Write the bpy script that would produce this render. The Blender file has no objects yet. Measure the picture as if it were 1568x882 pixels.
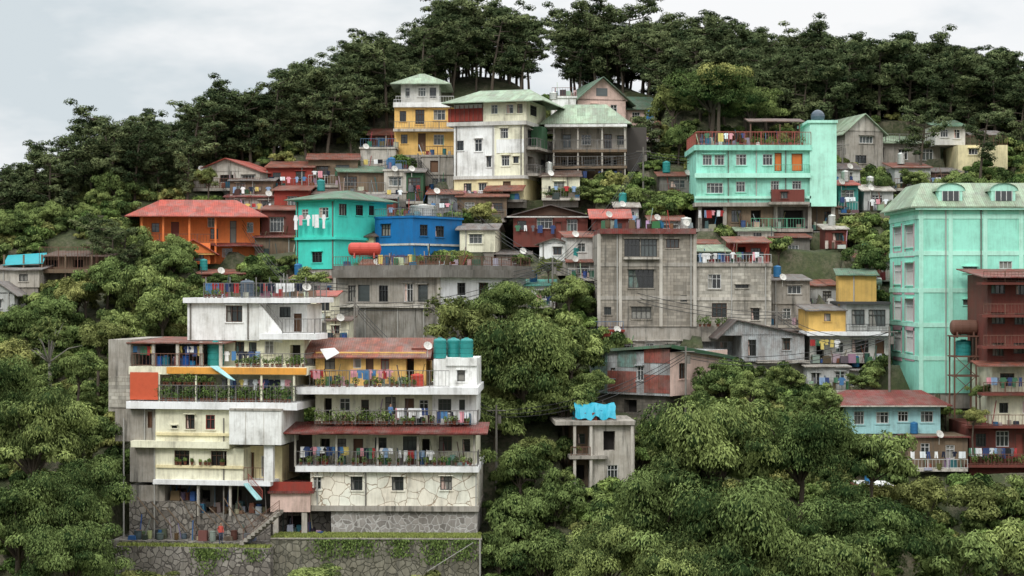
import bpy, math, random, numpy as np
from mathutils import Vector
random.seed(7)
F=2700.;CX=784.;CY=441.
scene=bpy.context.scene
# ------------------------------------------------------------------ terrain function
PY=[0,15,60,110,130,141,143.5,145,149,155,165,175,185,195,205,215,225,240,245,400,3000]
PZ=[-2,-6,-45,-43,-33,-27,-24.5,-21.4,-19.6,-15,-8.5,-3,3,8,13.5,18.5,23.5,30,31,31,31]
RP=[-900,-300,0,100,200,320,460,600,700,780,830,950,1000,1120,1200,1290,1400,1568,2200]
RZ=[-8,-4,-.5,5,8.2,11.5,16.8,22.5,28.5,27.3,24.5,27.5,25.5,24.5,22.5,22,20.8,19.5,12]
RX=[(p-CX)/F*225 for p in RP]
def T(x,y):
    p=np.interp(y,PY,PZ); r=np.interp(x,RX,RZ)
    k=2.0; h=np.clip(.5+.5*(r-p)/k,0,1)
    z=r*(1-h)+p*h-k*h*(1-h)
    z=z-np.clip(y-246,0,150)*.45-np.clip(-y,0,300)*.02
    z=z+(np.sin(x*.31+y*.17)+np.sin(x*.13-y*.29+1))*.35*np.clip((y-100)/40,0,1)
    return z
def d_of(px,py):
    d=np.arange(125,262,.2); k=(px-CX)/F
    t=T(k*d,d); zr=(CY-py)/F*d
    i=np.argmax(t>=zr)
    return float(d[i]) if t[i]>=zr[i] else 240.
def lin(v):
    v=v/255.; return v/12.92 if v<=.04045 else ((v+.055)/1.055)**2.4
def C(r,g,b,k=1.1):
    return tuple(min(.85,lin(v)*k) for v in (r,g,b))
# ------------------------------------------------------------------ materials
M={}
def newmat(name):
    m=bpy.data.materials.new(name); m.use_nodes=True
    nt=m.node_tree; bs=nt.nodes['Principled BSDF']; M[name]=m
    return m,nt,bs
def nd(nt,t,**kw):
    n=nt.nodes.new(t)
    for k,v in kw.items(): setattr(n,k,v)
    return n
def mapping(nt,src,scale):
    mp=nd(nt,'ShaderNodeMapping'); mp.inputs['Scale'].default_value=scale
    nt.links.new(src,mp.inputs[0]); return mp.outputs[0]
def noise(nt,src,sc,det=5,ro=.6):
    n=nd(nt,'ShaderNodeTexNoise'); n.inputs['Scale'].default_value=sc; n.inputs['Detail'].default_value=min(det,5)
    n.inputs['Roughness'].default_value=ro; nt.links.new(src,n.inputs['Vector']); return n.outputs['Fac']
def ramp(nt,src,a,b,ca=(0,0,0),cb=(1,1,1)):
    r=nd(nt,'ShaderNodeValToRGB'); e=r.color_ramp.elements
    e[0].position=a;e[1].position=b;e[0].color=(*ca,1);e[1].color=(*cb,1)
    nt.links.new(src,r.inputs[0]); return r.outputs[0]
def mix(nt,fac,a,b,mode='MIX',f=None):
    m=nd(nt,'ShaderNodeMix'); m.data_type='RGBA'; m.blend_type=mode
    if fac is None: m.inputs[0].default_value=f
    else: nt.links.new(fac,m.inputs[0])
    for i,v in ((6,a),(7,b)):
        if isinstance(v,tuple): m.inputs[i].default_value=(*v,1)
        else: nt.links.new(v,m.inputs[i])
    return m.outputs[2]
def mul(nt,a,v):
    m=nd(nt,'ShaderNodeMath',operation='MULTIPLY'); nt.links.new(a,m.inputs[0])
    if isinstance(v,float): m.inputs[1].default_value=v
    else: nt.links.new(v,m.inputs[1])
    return m.outputs[0]
def bump(nt,bs,h,s,dist=.05):
    b=nd(nt,'ShaderNodeBump'); b.inputs['Strength'].default_value=s; b.inputs['Distance'].default_value=dist
    nt.links.new(h,b.inputs['Height']); nt.links.new(b.outputs[0],bs.inputs['Normal'])
def weather(nt,base,grime):
    grime*=.86
    uv=nd(nt,'ShaderNodeTexCoord').outputs['UV']; pos=nd(nt,'ShaderNodeNewGeometry').outputs['Position']
    st=ramp(nt,noise(nt,mapping(nt,uv,(2.2,.2,1)),1.,5,.65),.45,.67)
    st2=ramp(nt,noise(nt,mapping(nt,uv,(7.,.5,1)),1.,3,.6),.48,.70)
    bl=ramp(nt,noise(nt,pos,.5,5,.68),.41,.63)
    fine=noise(nt,pos,5.,3)
    c=mix(nt,mul(nt,bl,min(.9,.7*grime+.08)),base,(.42,.38,.32),'MULTIPLY')
    c=mix(nt,mul(nt,st2,min(.7,grime*.62+.02)),c,(.30,.27,.22),'MULTIPLY')
    c=mix(nt,mul(nt,mul(nt,st,bl if grime<.5 else st),min(.95,grime*1.45)),c,(.085,.08,.068))
    c=mix(nt,mul(nt,fine,.26),c,(.66,.64,.61),'MULTIPLY')
    return c,fine
def paint(name,col,grime=.35,rough=.75):
    m,nt,bs=newmat(name); c,f=weather(nt,col,grime)
    nt.links.new(c,bs.inputs['Base Color']); bs.inputs['Roughness'].default_value=rough
    bs.inputs['Specular IOR Level'].default_value=.25
    bump(nt,bs,f,.25,.02)
def blockm(name,col,mort,grime=.5,w=.4,h=.2):
    m,nt,bs=newmat(name); uv=nd(nt,'ShaderNodeTexCoord').outputs['UV']
    b=nd(nt,'ShaderNodeTexBrick'); nt.links.new(uv,b.inputs['Vector'])
    b.inputs['Scale'].default_value=1; b.inputs['Brick Width'].default_value=w*1.6;b.inputs['Row Height'].default_value=h*1.5
    b.inputs['Mortar Size'].default_value=.018
    b.inputs['Color1'].default_value=(*col,1);b.inputs['Color2'].default_value=(*(v*.6 for v in col),1);b.inputs['Mortar'].default_value=(*mort,1)
    c,f=weather(nt,b.outputs['Color'],grime); nt.links.new(c,bs.inputs['Base Color'])
    bs.inputs['Roughness'].default_value=.95; bump(nt,bs,b.outputs['Fac'],-.3,.02)
def corr(name,col,rust=.4,per=.2):
    m,nt,bs=newmat(name); uv=nd(nt,'ShaderNodeTexCoord').outputs['UV']
    pos=nd(nt,'ShaderNodeNewGeometry').outputs['Position']
    w=nd(nt,'ShaderNodeTexWave'); w.wave_type='BANDS'; w.bands_direction='X'
    w.inputs['Scale'].default_value=1/per/3.14; nt.links.new(uv,w.inputs['Vector'])
    sheet=nd(nt,'ShaderNodeTexBrick'); nt.links.new(uv,sheet.inputs['Vector']); sheet.inputs['Scale'].default_value=1
    sheet.inputs['Brick Width'].default_value=.9; sheet.inputs['Row Height'].default_value=2.3; sheet.inputs['Mortar Size'].default_value=.012
    sheet.inputs['Color1'].default_value=(*col,1); sheet.inputs['Color2'].default_value=(*(v*.62 for v in col),1); sheet.inputs['Mortar'].default_value=(*(v*.4 for v in col),1)
    r1=ramp(nt,noise(nt,mapping(nt,uv,(1.5,.5,1)),1.,5,.7),.40,.60)
    c=mix(nt,mul(nt,r1,rust),sheet.outputs['Color'],(.14,.065,.04))
    r2=ramp(nt,noise(nt,pos,1.7,5,.7),.47,.67)
    c=mix(nt,mul(nt,r2,min(.9,rust*.9)),c,(.06,.045,.04))
    c=mix(nt,mul(nt,ramp(nt,noise(nt,pos,.6,5,.7),.45,.62),.28),c,(.26,.24,.22))
    c=mix(nt,None,c,ramp(nt,w.outputs['Fac'],0,1,(.6,.6,.6),(1,1,1)),'MULTIPLY',f=.45)
    nt.links.new(c,bs.inputs['Base Color']); bs.inputs['Roughness'].default_value=.6; bs.inputs['Specular IOR Level'].default_value=.3
    bump(nt,bs,w.outputs['Fac'],.6,.03)
def stone(name,ca,cb,mort,sc,crack=.06,grime=.4):
    m,nt,bs=newmat(name); uv=nd(nt,'ShaderNodeTexCoord').outputs['UV']
    wob=nd(nt,'ShaderNodeTexNoise'); wob.inputs['Scale'].default_value=1.5; nt.links.new(uv,wob.inputs['Vector'])
    ad=mix(nt,None,uv,wob.outputs['Color'],'ADD',f=.35)
    v=nd(nt,'ShaderNodeTexVoronoi'); v.feature='DISTANCE_TO_EDGE'; v.inputs['Scale'].default_value=sc; nt.links.new(ad,v.inputs['Vector'])
    v2=nd(nt,'ShaderNodeTexVoronoi'); v2.inputs['Scale'].default_value=sc; nt.links.new(ad,v2.inputs['Vector'])
    sp_=nd(nt,'ShaderNodeSeparateColor'); nt.links.new(v2.outputs['Color'],sp_.inputs[0])
    cc=mix(nt,sp_.outputs[0],ca,cb)
    e=ramp(nt,v.outputs['Distance'],crack*.5,crack)
    c=mix(nt,e,mort,cc); c,f=weather(nt,c,grime)
    nt.links.new(c,bs.inputs['Base Color']); bs.inputs['Roughness'].default_value=.95
    bump(nt,bs,e,.6,.05)
def plain(name,col,rough=.6,metal=0.,spec=.4):
    m,nt,bs=newmat(name); pos=nd(nt,'ShaderNodeNewGeometry').outputs['Position']
    c=mix(nt,mul(nt,noise(nt,pos,2.5,4,.7),.6),col,(.45,.42,.38),'MULTIPLY')
    nt.links.new(c,bs.inputs['Base Color']); bs.inputs['Roughness'].default_value=rough
    bs.inputs['Metallic'].default_value=metal; bs.inputs['Specular IOR Level'].default_value=spec
def attrmat(name,rough=.85):
    m,nt,bs=newmat(name); a=nd(nt,'ShaderNodeAttribute',attribute_name='Col')
    pos=nd(nt,'ShaderNodeNewGeometry').outputs['Position']
    c=mix(nt,mul(nt,noise(nt,pos,4,4),.5),a.outputs['Color'],(.5,.48,.45),'MULTIPLY')
    nt.links.new(c,bs.inputs['Base Color']); bs.inputs['Roughness'].default_value=rough; bs.inputs['Specular IOR Level'].default_value=.2
def leafmat(name,dark,light,h0=.482,h1=.512):
    m,nt,bs=newmat(name); a=nd(nt,'ShaderNodeAttribute',attribute_name='tint')
    oi=nd(nt,'ShaderNodeObjectInfo')
    c=ramp(nt,a.outputs['Fac'],.05,.95,dark,light)
    hs=nd(nt,'ShaderNodeHueSaturation'); nt.links.new(c,hs.inputs['Color']); hs.inputs['Saturation'].default_value=.93
    mr=nd(nt,'ShaderNodeMapRange'); mr.inputs[3].default_value=h0; mr.inputs[4].default_value=h1; nt.links.new(oi.outputs['Random'],mr.inputs[0]); nt.links.new(mr.outputs[0],hs.inputs['Hue'])
    mr2=nd(nt,'ShaderNodeMapRange'); mr2.inputs[3].default_value=1.35; mr2.inputs[4].default_value=.8; nt.links.new(oi.outputs['Random'],mr2.inputs[0]); nt.links.new(mr2.outputs[0],hs.inputs['Value'])
    nt.nodes.remove(bs); df=nd(nt,'ShaderNodeBsdfDiffuse'); nt.links.new(hs.outputs[0],df.inputs[0]); nt.links.new(df.outputs[0],nt.nodes['Material Output'].inputs['Surface'])
P=paint
P('white',C(232,229,220,1.15),.44);P('whiteclean',C(234,232,225,1.15),.28);P('cream',C(230,220,196,1.15),.4);P('creamy',C(233,213,170,1.12),.36)
P('yellow',C(232,186,112),.34);P('ochre',C(205,168,95),.32);P('orange',C(228,118,66,1.3),.2);P('orange_trim',C(220,155,70),.26)
P('turq',C(74,212,193,1.),.16);P('blue',C(26,108,168,1.05),.26);P('mint',C(154,225,203,1.05),.22);P('mintl',C(178,232,212,1.05),.22);P('mint2',C(152,217,198,1.05),.38)
P('pink',C(214,186,174),.38);P('red',C(142,58,48),.42);P('redbrown',C(108,58,50),.44);P('brown',C(90,66,54),.42);P('rose',C(200,160,168,1.),.34)
P('cement',C(160,154,145),.72);P('cementd',C(122,118,112),.78);P('cementl',C(188,182,172),.62);P('ltblue',C(158,202,204),.34)
P('green',C(56,90,64),.42);P('teal',C(58,132,126),.42);P('grey',C(176,177,174),.48);P('palegrey',C(200,198,192),.48)
P('wood',C(120,102,84),.66);P('stained',C(146,142,135),1.05)
blockm('block',C(160,152,140),C(124,118,108),.66);blockm('blockl',C(188,182,170),C(144,138,128),.58);blockm('blockd',C(118,112,102),C(88,82,76),.76)
corr('r_red',C(172,78,64,1.2),.36);corr('r_rust',C(142,76,58),.75);corr('r_green',C(154,176,148),.32);corr('r_dgreen',C(88,126,102),.38)
corr('r_grey',C(132,131,128),.5);corr('r_dred',C(130,54,50),.48);corr('r_brown',C(98,80,70),.5);corr('r_teal',C(70,150,135),.35);corr('w_corr',C(182,187,188),.44);corr('w_red',C(162,88,78),.6);corr('w_teal',C(126,160,152),.58);corr('r_dark',C(84,81,80),.48);corr('r_lt',C(188,183,172),.42)
stone('stone',(.36,.33,.29),(.18,.16,.14),(.09,.08,.07),1.9,.08,.6);stone('stonel',(.38,.35,.32),(.22,.2,.18),(.5,.48,.45),2.0,.09,.4)
stone('crack',C(234,228,212,1.12),C(226,217,200,1.12),(.40,.31,.22),.95,.024,.3);stone('mosswall',(.28,.26,.2),(.17,.16,.12),(.09,.085,.06),1.9,.08,.6)
plain('glass',(.04,.047,.05),.12,0,.8);plain('glass2',(.10,.12,.12),.15,0,.7);plain('glass3',(.02,.022,.024),.1,0,.8);plain('curtain',(.30,.29,.26),.7)
plain('dark',(.025,.022,.02),.9);plain('darkb',(.08,.07,.062),.9);plain('frame',(.7,.7,.68),.5);plain('frameb',(.1,.05,.03),.5);plain('framek',(.06,.06,.06),.5)  # dark, darkb: near-black colours painted in place of shade inside openings and voids
plain('doorbrown',(.16,.08,.04),.6);plain('doorred',(.25,.06,.04),.6);plain('metal',(.2,.19,.18),.6,.2);plain('rustbar',(.16,.075,.05),.7);plain('redbar',(.33,.08,.06),.6)
plain('whitebar',(.6,.6,.58),.5);plain('bluebar',(.08,.15,.25),.5);plain('greenbar',(.12,.4,.25),.5);plain('tank_teal',C(45,135,132),.4);plain('tank_blue',C(45,105,150),.4);plain('tank_red',C(185,68,54),.5);plain('tank_steel',C(200,200,195),.25,.6);plain('tank_dk',C(70,82,94),.35)
plain('tarp_blue',C(40,165,190,.9),.5);plain('tarp_orange',C(196,86,54),.6);plain('tarp_teal',C(40,150,160),.5);plain('pipe',(.42,.41,.38),.5);plain('cable',(.04,.04,.04),.6);plain('dooror',C(210,115,50),.5)
plain('bark',(.095,.075,.055),.95);plain('bark_pale',(.25,.23,.2),.9);plain('pot',(.25,.1,.06),.8)
attrmat('cloth');attrmat('junk',.6)
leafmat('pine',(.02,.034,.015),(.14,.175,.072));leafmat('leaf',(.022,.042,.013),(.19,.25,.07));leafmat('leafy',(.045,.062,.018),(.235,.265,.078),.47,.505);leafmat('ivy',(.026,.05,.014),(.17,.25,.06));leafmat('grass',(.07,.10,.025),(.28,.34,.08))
m,nt,bs=newmat('ground'); pos=nd(nt,'ShaderNodeNewGeometry').outputs['Position']
c=mix(nt,ramp(nt,noise(nt,pos,.25,5,.65),.4,.62),(.05,.064,.022),(.13,.11,.075)); c=mix(nt,ramp(nt,noise(nt,pos,2.2,5,.7),.42,.62),c,(.04,.05,.02))
nt.links.new(c,bs.inputs['Base Color']); bs.inputs['Roughness'].default_value=1; bump(nt,bs,noise(nt,pos,3.,5),.8,.2)
# ------------------------------------------------------------------ mesh helpers
def link(o): scene.collection.objects.link(o); return o
def mkmesh(name,verts,faces,mats,mi=None,cols=None,uv=True,org=(0,0,0)):
    me=bpy.data.meshes.new(name); V=np.array(verts,dtype=float).reshape(-1,3)
    me.from_pydata((V-np.array(org)).tolist(),[],faces)
    for x in mats: me.materials.append(M[x])
    if mi is not None: me.polygons.foreach_set('material_index',mi)
    if cols is not None:
        a=me.color_attributes.new('Col','FLOAT_COLOR','POINT'); a.data.foreach_set('color',np.array([(*c,1) for c in cols],dtype=np.float32).ravel())
    if uv:
        me.update(); ul=me.uv_layers.new(name='UVMap'); n=len(me.loops)
        lv=np.zeros(n,dtype=np.int32); me.loops.foreach_get('vertex_index',lv)
        pn=np.zeros(len(me.polygons)*3); me.polygons.foreach_get('normal',pn); pn=pn.reshape(-1,3)
        tot=np.zeros(len(me.polygons),dtype=np.int32); me.polygons.foreach_get('loop_total',tot)
        N=np.repeat(pn,tot,axis=0); N=np.where(N[:,2:3]<-.01,-N,N)
        e=np.stack([-N[:,1],N[:,0],0*N[:,0]],1); L=np.linalg.norm(e,axis=1,keepdims=True)
        flat=L[:,0]<.02; e=np.where(flat[:,None],np.array([[1.,0,0]]),e/np.maximum(L,1e-6))
        e=np.where((e[:,0:1]<-.001),-e,e)
        t=np.cross(N,e); Pp=V[lv]
        UV=np.stack([(Pp*e).sum(1),np.abs((Pp*t).sum(1))],1).astype(np.float32)
        ul.data.foreach_set('uv',UV.ravel())
    me.update(); return me
def boxvf(P8):
    return P8,[(0,1,2,3),(7,6,5,4),(0,4,5,1),(1,5,6,2),(2,6,7,3),(3,7,4,0)]
ALL=[]
class B:
    def __init__(s,name,px,py,d=None,yaw=0,cut=True):
        if d is None: d=d_of(px,py)
        s.name=name; s.O=np.array([(px-CX)/F*d,d,(CY-py)/F*d]); a=math.radians(yaw)
        s.U=np.array([math.cos(a),math.sin(a),0]); s.V=np.array([-math.sin(a),math.cos(a),0])
        s.parts={}; s.fp=[1e9,-1e9,1e9,-1e9]; s.zmin=s.O[2]; s.cut=cut; s.found='cement'; s.R=random.Random(int(px*7+py*13)); ALL.append(s)
    def u(s,px,v=0):
        o=s.O+v*s.V; k=(px-CX)/F; return (k*o[1]-o[0])/(s.U[0]-k*s.U[1])
    def v(s,px,u):
        o=s.O+u*s.U; k=(px-CX)/F; return (k*o[1]-o[0])/(s.V[0]-k*s.V[1])
    def z(s,py,u=0,v=0): return (CY-py)/F*(s.O+u*s.U+v*s.V)[1]
    def pt(s,u,v,z): p=s.O+u*s.U+v*s.V; return (p[0],p[1],z)
    def add(s,part,mat,vs,fs):
        L=s.parts.setdefault((part,mat),([],[])); n=len(L[0]); L[0].extend([tuple(q) for q in vs]); L[1].extend([tuple(i+n for i in f) for f in fs])
    def box(s,part,mat,u0,u1,v0,v1,z0,z1):
        s.add(part,mat,*boxvf([s.pt(u0,v0,z0),s.pt(u1,v0,z0),s.pt(u1,v1,z0),s.pt(u0,v1,z0),s.pt(u0,v0,z1),s.pt(u1,v0,z1),s.pt(u1,v1,z1),s.pt(u0,v1,z1)]))
    def dims(s,x0,x1,yt,yb,v):
        u0=s.u(x0,v);u1=s.u(x1,v);um=(u0+u1)/2; return u0,u1,s.z(yb,um,v),s.z(yt,um,v)
    def pb(s,part,mat,x0,x1,yt,yb,v0,v1):
        u0,u1,z0,z1=s.dims(x0,x1,yt,yb,v0); s.box(part,mat,u0,u1,v0,v1,z0,z1)
    def blk(s,mat,x0,x1,yt,yb,v0,v1,wins=(),rw=(),lw=(),part='walls',foot=True,matr=None):
        u0,u1,z0,z1=s.dims(x0,x1,yt,yb,v0); um=(u0+u1)/2
        if foot:
            s.fp=[min(s.fp[0],u0),max(s.fp[1],u1),min(s.fp[2],v0),max(s.fp[3],v1)]; s.zmin=min(s.zmin,z0)
        fw=[(s.u(a,v0)-u0,s.u(b,v0)-u0,s.z(d,um,v0),s.z(c,um,v0),k) for a,b,c,d,k in wins]
        s.cutface(part,mat,np.array(s.pt(u0,v0,0)),s.U,-s.V,u1-u0,z0,z1,fw)
        def side(ws,uu):
            o=[]
            for a,b,c,d,k in ws:
                va,vb=sorted((s.v(a,uu),s.v(b,uu))); vm=(va+vb)/2; o.append((va-v0,vb-v0,s.z(d,uu,vm),s.z(c,uu,vm),k))
            return o
        s.cutface(part,matr or mat,np.array(s.pt(u1,v0,0)),s.V,s.U,v1-v0,z0,z1,side(rw,u1))
        s.cutface(part,matr or mat,np.array(s.pt(u0,v0,0)),s.V,-s.U,v1-v0,z0,z1,side(lw,u0))
        s.add(part,mat,[s.pt(u0,v1,z0),s.pt(u1,v1,z0),s.pt(u1,v1,z1),s.pt(u0,v1,z1)],[(0,1,2,3)])
        s.add(part,mat,[s.pt(u0,v0,z1),s.pt(u1,v0,z1),s.pt(u1,v1,z1),s.pt(u0,v1,z1)],[(0,1,2,3)])
        s.add(part,mat,[s.pt(u0,v0,z0),s.pt(u1,v0,z0),s.pt(u1,v1,z0),s.pt(u0,v1,z0)],[(0,1,2,3)])
        return u0,u1,z0,z1
    def cutface(s,part,mat,org,A,N,L,z0,z1,rects):
        rects=[(max(.05,a0),min(L-.05,a1),max(z0+.03,b0),min(z1-.03,b1),k) for a0,a1,b0,b1,k in rects]
        rects=[r for r in rects if r[1]-r[0]>.1 and r[3]-r[2]>.1]
        as_=sorted({0,L}|{r[0] for r in rects}|{r[1] for r in rects}); zs=sorted({z0,z1}|{r[2] for r in rects}|{r[3] for r in rects})
        Z=np.array([0,0,1.])
        Q=lambda a,z,n=0.: tuple(org+A*a+Z*z+N*n)
        for i in range(len(as_)-1):
            for j in range(len(zs)-1):
                ca=(as_[i]+as_[i+1])/2; cz=(zs[j]+zs[j+1])/2
                if any(r[0]<ca<r[1] and r[2]<cz<r[3] for r in rects): continue
                s.add(part,mat,[Q(as_[i],zs[j]),Q(as_[i+1],zs[j]),Q(as_[i+1],zs[j+1]),Q(as_[i],zs[j+1])],[(0,1,2,3)])
        def ob(p,m,a0,a1,b0,b1,n0,n1):
            s.add(p,m,*boxvf([Q(a0,b0,n1),Q(a1,b0,n1),Q(a1,b0,n0),Q(a0,b0,n0),Q(a0,b1,n1),Q(a1,b1,n1),Q(a1,b1,n0),Q(a0,b1,n0)]))
        for a0,a1,b0,b1,k in rects:
            dp=.9 if k=='o' else .2
            c=[(a0,b0),(a1,b0),(a1,b1),(a0,b1)]
            for q in range(4):
                p,r=c[q],c[(q+1)%4]
                s.add(part,mat,[Q(*p),Q(*r),Q(*r,-dp),Q(*p,-dp)],[(0,1,2,3)])
            w=a1-a0;h=b1-b0
            if k=='o': pm='dark'  # open hole: dark sheet at the back stands in for interior shade, no glass
            elif k=='d': pm=s.R.choice(['doorbrown','doorbrown','doorred'])
            elif k=='D': pm='curtain'
            elif k=='O': pm='dooror'
            else: pm=s.R.choice(['glass','glass','glass3','glass2','curtain' if k!='b' else 'glass'])
            s.add('panes_and_shade_backs' if k not in 'dDO' else 'doors',pm,[Q(a0,b0,-dp),Q(a1,b0,-dp),Q(a1,b1,-dp),Q(a0,b1,-dp)],[(0,1,2,3)])
            if k in 'wbkg' and s.R.random()<.45:
                f=s.R.uniform(.25,.5); cm=s.R.choice(['curtain','curtain','w_teal','pink'])
                s.add('curtains',cm,[Q(a0+.05,b0+.05,-dp+.015),Q(a0+w*f,b0+.05,-dp+.015),Q(a0+w*f*.6,b1-.05,-dp+.015),Q(a0+.05,b1-.05,-dp+.015)],[(0,1,2,3)])
            if k=='o': continue
            fm={'w':'frame','b':'frameb','k':'framek','g':'frame','d':'frameb','D':'frame','O':'frameb','j':'framek','r':'redbar'}.get(k,'frame')
            t=.055
            ob('window_frames',fm,a0,a0+t,b0,b1,-dp+.02,-.05);ob('window_frames',fm,a1-t,a1,b0,b1,-dp+.02,-.05)
            ob('window_frames',fm,a0+t,a1-t,b0,b0+t,-dp+.02,-.05);ob('window_frames',fm,a0+t,a1-t,b1-t,b1,-dp+.02,-.05)
            if k in 'wbkgr':
                nm=max(1,int(round(w/.6))-0)
                for q in range(1,nm+1):
                    if nm==1 and w<.7: break
                    aa=a0+w*q/(nm+1); ob('window_frames',fm,aa-.02,aa+.02,b0+t,b1-t,-dp+.02,-.07)
                if h>.9: ob('window_frames',fm,a0+t,a1-t,b0+h*.68-.02,b0+h*.68+.02,-dp+.022,-.066)
            if k=='g':
                for q in range(1,int(w/.14)): aa=a0+q*.14; ob('window_frames','metal',aa-.012,aa+.012,b0,b1,-.03,-.01)
            if k=='j':
                for q in range(1,int(h/.12)): zz=b0+q*.12; ob('window_frames','glass2',a0+t,a1-t,zz-.03,zz+.03,-.14,-.08)
            if k in 'wbkgrj':
                ob('sills',mat,a0-.1,a1+.1,b0-.1,b0-.003,0.,.1)
                if s.R.random()<.5: ob('sills',mat,a0-.12,a1+.12,b1+.05,b1+.12,0.,.28)
    def slab(s,part,mat,pts,t=.1):
        n=len(pts); lo=[(x,y,z-t) for x,y,z in pts]
        s.add(part,mat,list(pts)+lo,[tuple(range(n)),tuple(range(2*n-1,n-1,-1))]+[(i,(i+1)%n,(i+1)%n+n,i+n) for i in range(n)])
    def shed(s,mat,x0,x1,yf,yb,v0,v1,part='roof',t=.1):
        u0=s.u(x0,v0);u1=s.u(x1,v0);um=(u0+u1)/2; zf=s.z(yf,um,v0);zb=s.z(yb,um,v1)
        n=max(1,int((u1-u0)/1.3)); w=(u1-u0)/n
        for i in range(n):
            e=s.R.uniform(-.12,.1); dz=s.R.uniform(0,.035)+(.012 if i%2 else 0)
            s.slab(part,mat,[s.pt(u0+i*w,v0+e,zf+dz),s.pt(u0+(i+1)*w+.03,v0+e,zf+dz),s.pt(u0+(i+1)*w+.03,v1,zb+dz),s.pt(u0+i*w,v1,zb+dz)],t)
        return u0,u1,zf,zb
    def roof(s,kind,mat,x0,x1,ye,yr,v0,v1,wall='cement',o=.45,rf=.5,t=.1,px=None):
        u0=s.u(x0,v0);u1=s.u(x1,v0);um=(u0+u1)/2;vm=(v0+v1)/2; ze=s.z(ye,um,v0);zr=s.z(yr,um,vm if kind!='v' else v0)
        p=s.pt
        if kind=='u':
            sl=(zr-ze)/(vm-v0); zo=ze-sl*o
            s.slab('roof',mat,[p(u0-o,v0-o,zo),p(u1+o,v0-o,zo),p(u1+o,vm,zr),p(u0-o,vm,zr)],t)
            s.slab('roof',mat,[p(u0-o,vm,zr),p(u1+o,vm,zr),p(u1+o,v1+o,zo),p(u0-o,v1+o,zo)],t)
            for q in (u0,u1): s.add('walls',wall,[p(q,v0,ze-t),p(q,v1,ze-t),p(q,vm,zr-t)],[(0,1,2)])
        elif kind=='v':
            ur=um if px is None else s.u(px,v0)
            for q,sg in ((u0,-1),(u1,1)):
                sl=(zr-ze)/abs(ur-q); a=[p(q+sg*o,v0-o,ze-sl*o),p(ur,v0-o,zr),p(ur,v1+o,zr),p(q+sg*o,v1+o,ze-sl*o)]
                s.slab('roof',mat,a,t)
            for q in (v0,v1): s.add('walls',wall,[p(u0,q,ze-t),p(u1,q,ze-t),p(ur,q,zr-t)],[(0,1,2)])
        elif kind=='h':
            w=u1-u0;dd=v1-v0; r=rf*w/2; a=[p(u0-o,v0-o,ze),p(u1+o,v0-o,ze),p(u1+o,v1+o,ze),p(u0-o,v1+o,ze)]; e=p(um-r,vm,zr);f=p(um+r,vm,zr)
            s.slab('roof',mat,[a[0],a[1],f,e],t);s.slab('roof',mat,[a[2],a[3],e,f],t);s.slab('roof',mat,[a[1],a[2],f],t);s.slab('roof',mat,[a[3],a[0],e],t)
    def railp(s,p0,p1,h,mat='metal',style='v',sp=.3,th=.026,part='railing'):
        p0=np.array(p0,float);p1=np.array(p1,float); dv=p1-p0; L=np.linalg.norm(dv[:2]); 
        if L<.05: return
        D=dv/L; D2=np.array([D[0],D[1],0]); D2/=np.linalg.norm(D2); S=np.array([-D2[1],D2[0],0])
        def bx(a,b,z0,z1,t):
            A=p0+D*a;Bq=p0+D*b; Z=np.array([0,0,1.]); h2=t/2
            s.add(part,mat,*boxvf([A-S*h2+Z*z0,Bq-S*h2+Z*z0,Bq+S*h2+Z*z0,A+S*h2+Z*z0,A-S*h2+Z*z1,Bq-S*h2+Z*z1,Bq+S*h2+Z*z1,A+S*h2+Z*z1]))
        bx(0,L,h-.05,h,.06); bx(0,L,.08,.12,th)
        n=max(1,int(L/1.6))
        for i in range(n+1): a=L*i/n; bx(max(0,a-.035),min(L,a+.035),0,h-.051,.07)
        if style=='v':
            k=int(L/sp)
            for i in range(1,k): bx(i*L/k-th/2,i*L/k+th/2,.121,h-.052,th*.8)
        elif style=='h':
            for q in (.3,.55,.8): bx(0,L,h*q,h*q+.03,th*.8)
    def rail(s,x0,x1,yt,yb,v,mat='metal',style='v',vr=None,vl=None,sp=.3):
        u0,u1,z0,z1=s.dims(x0,x1,yt,yb,v)
        s.railp(s.pt(u0,v,z0),s.pt(u1,v,z0),z1-z0,mat,style,sp)
        if vr is not None: s.railp(s.pt(u1,v,z0),s.pt(u1,vr,z0),z1-z0,mat,style,sp)
        if vl is not None: s.railp(s.pt(u0,v,z0),s.pt(u0,vl,z0),z1-z0,mat,style,sp)
    def pipes(s,xs,yt,yb,v=0):
        for x in xs: u=s.u(x,v); s.box('drain_pipe',s.R.choice(['pipe','cementd','pipe']),u-.05,u+.05,v-.12,v-.01,s.z(yb,u,v),s.z(yt,u,v))
    def finish(s):
        if s.fp[0]<s.fp[1] and s.found:
            u0,u1,v0,v1=s.fp; g=min(T(*s.pt(u,v,0)[:2]) for u in np.linspace(u0,u1,4) for v in np.linspace(v0,v1,4))
            if g<s.zmin: s.box('foundation',s.found,u0+.15,u1-.15,v0+.15,v1-.15,g-.8,s.zmin-.01)
        e=bpy.data.objects.new(s.name,None); e.location=s.O; link(e); e.empty_display_size=.5
        by={}
        for (part,mat),(vs,fs) in s.parts.items():
            q=by.setdefault(part,([],[],[],[])); n=len(q[0]); q[0].extend(vs); q[1].extend([tuple(i+n for i in f) for f in fs]); q[2].append(mat); q[3].extend([len(q[2])-1]*len(fs))
        for part,(vs,fs,ms,mi) in by.items():
            me=mkmesh(part,vs,fs,ms,mi,org=s.O); o=bpy.data.objects.new(part,me); link(o); o.parent=e
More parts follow.
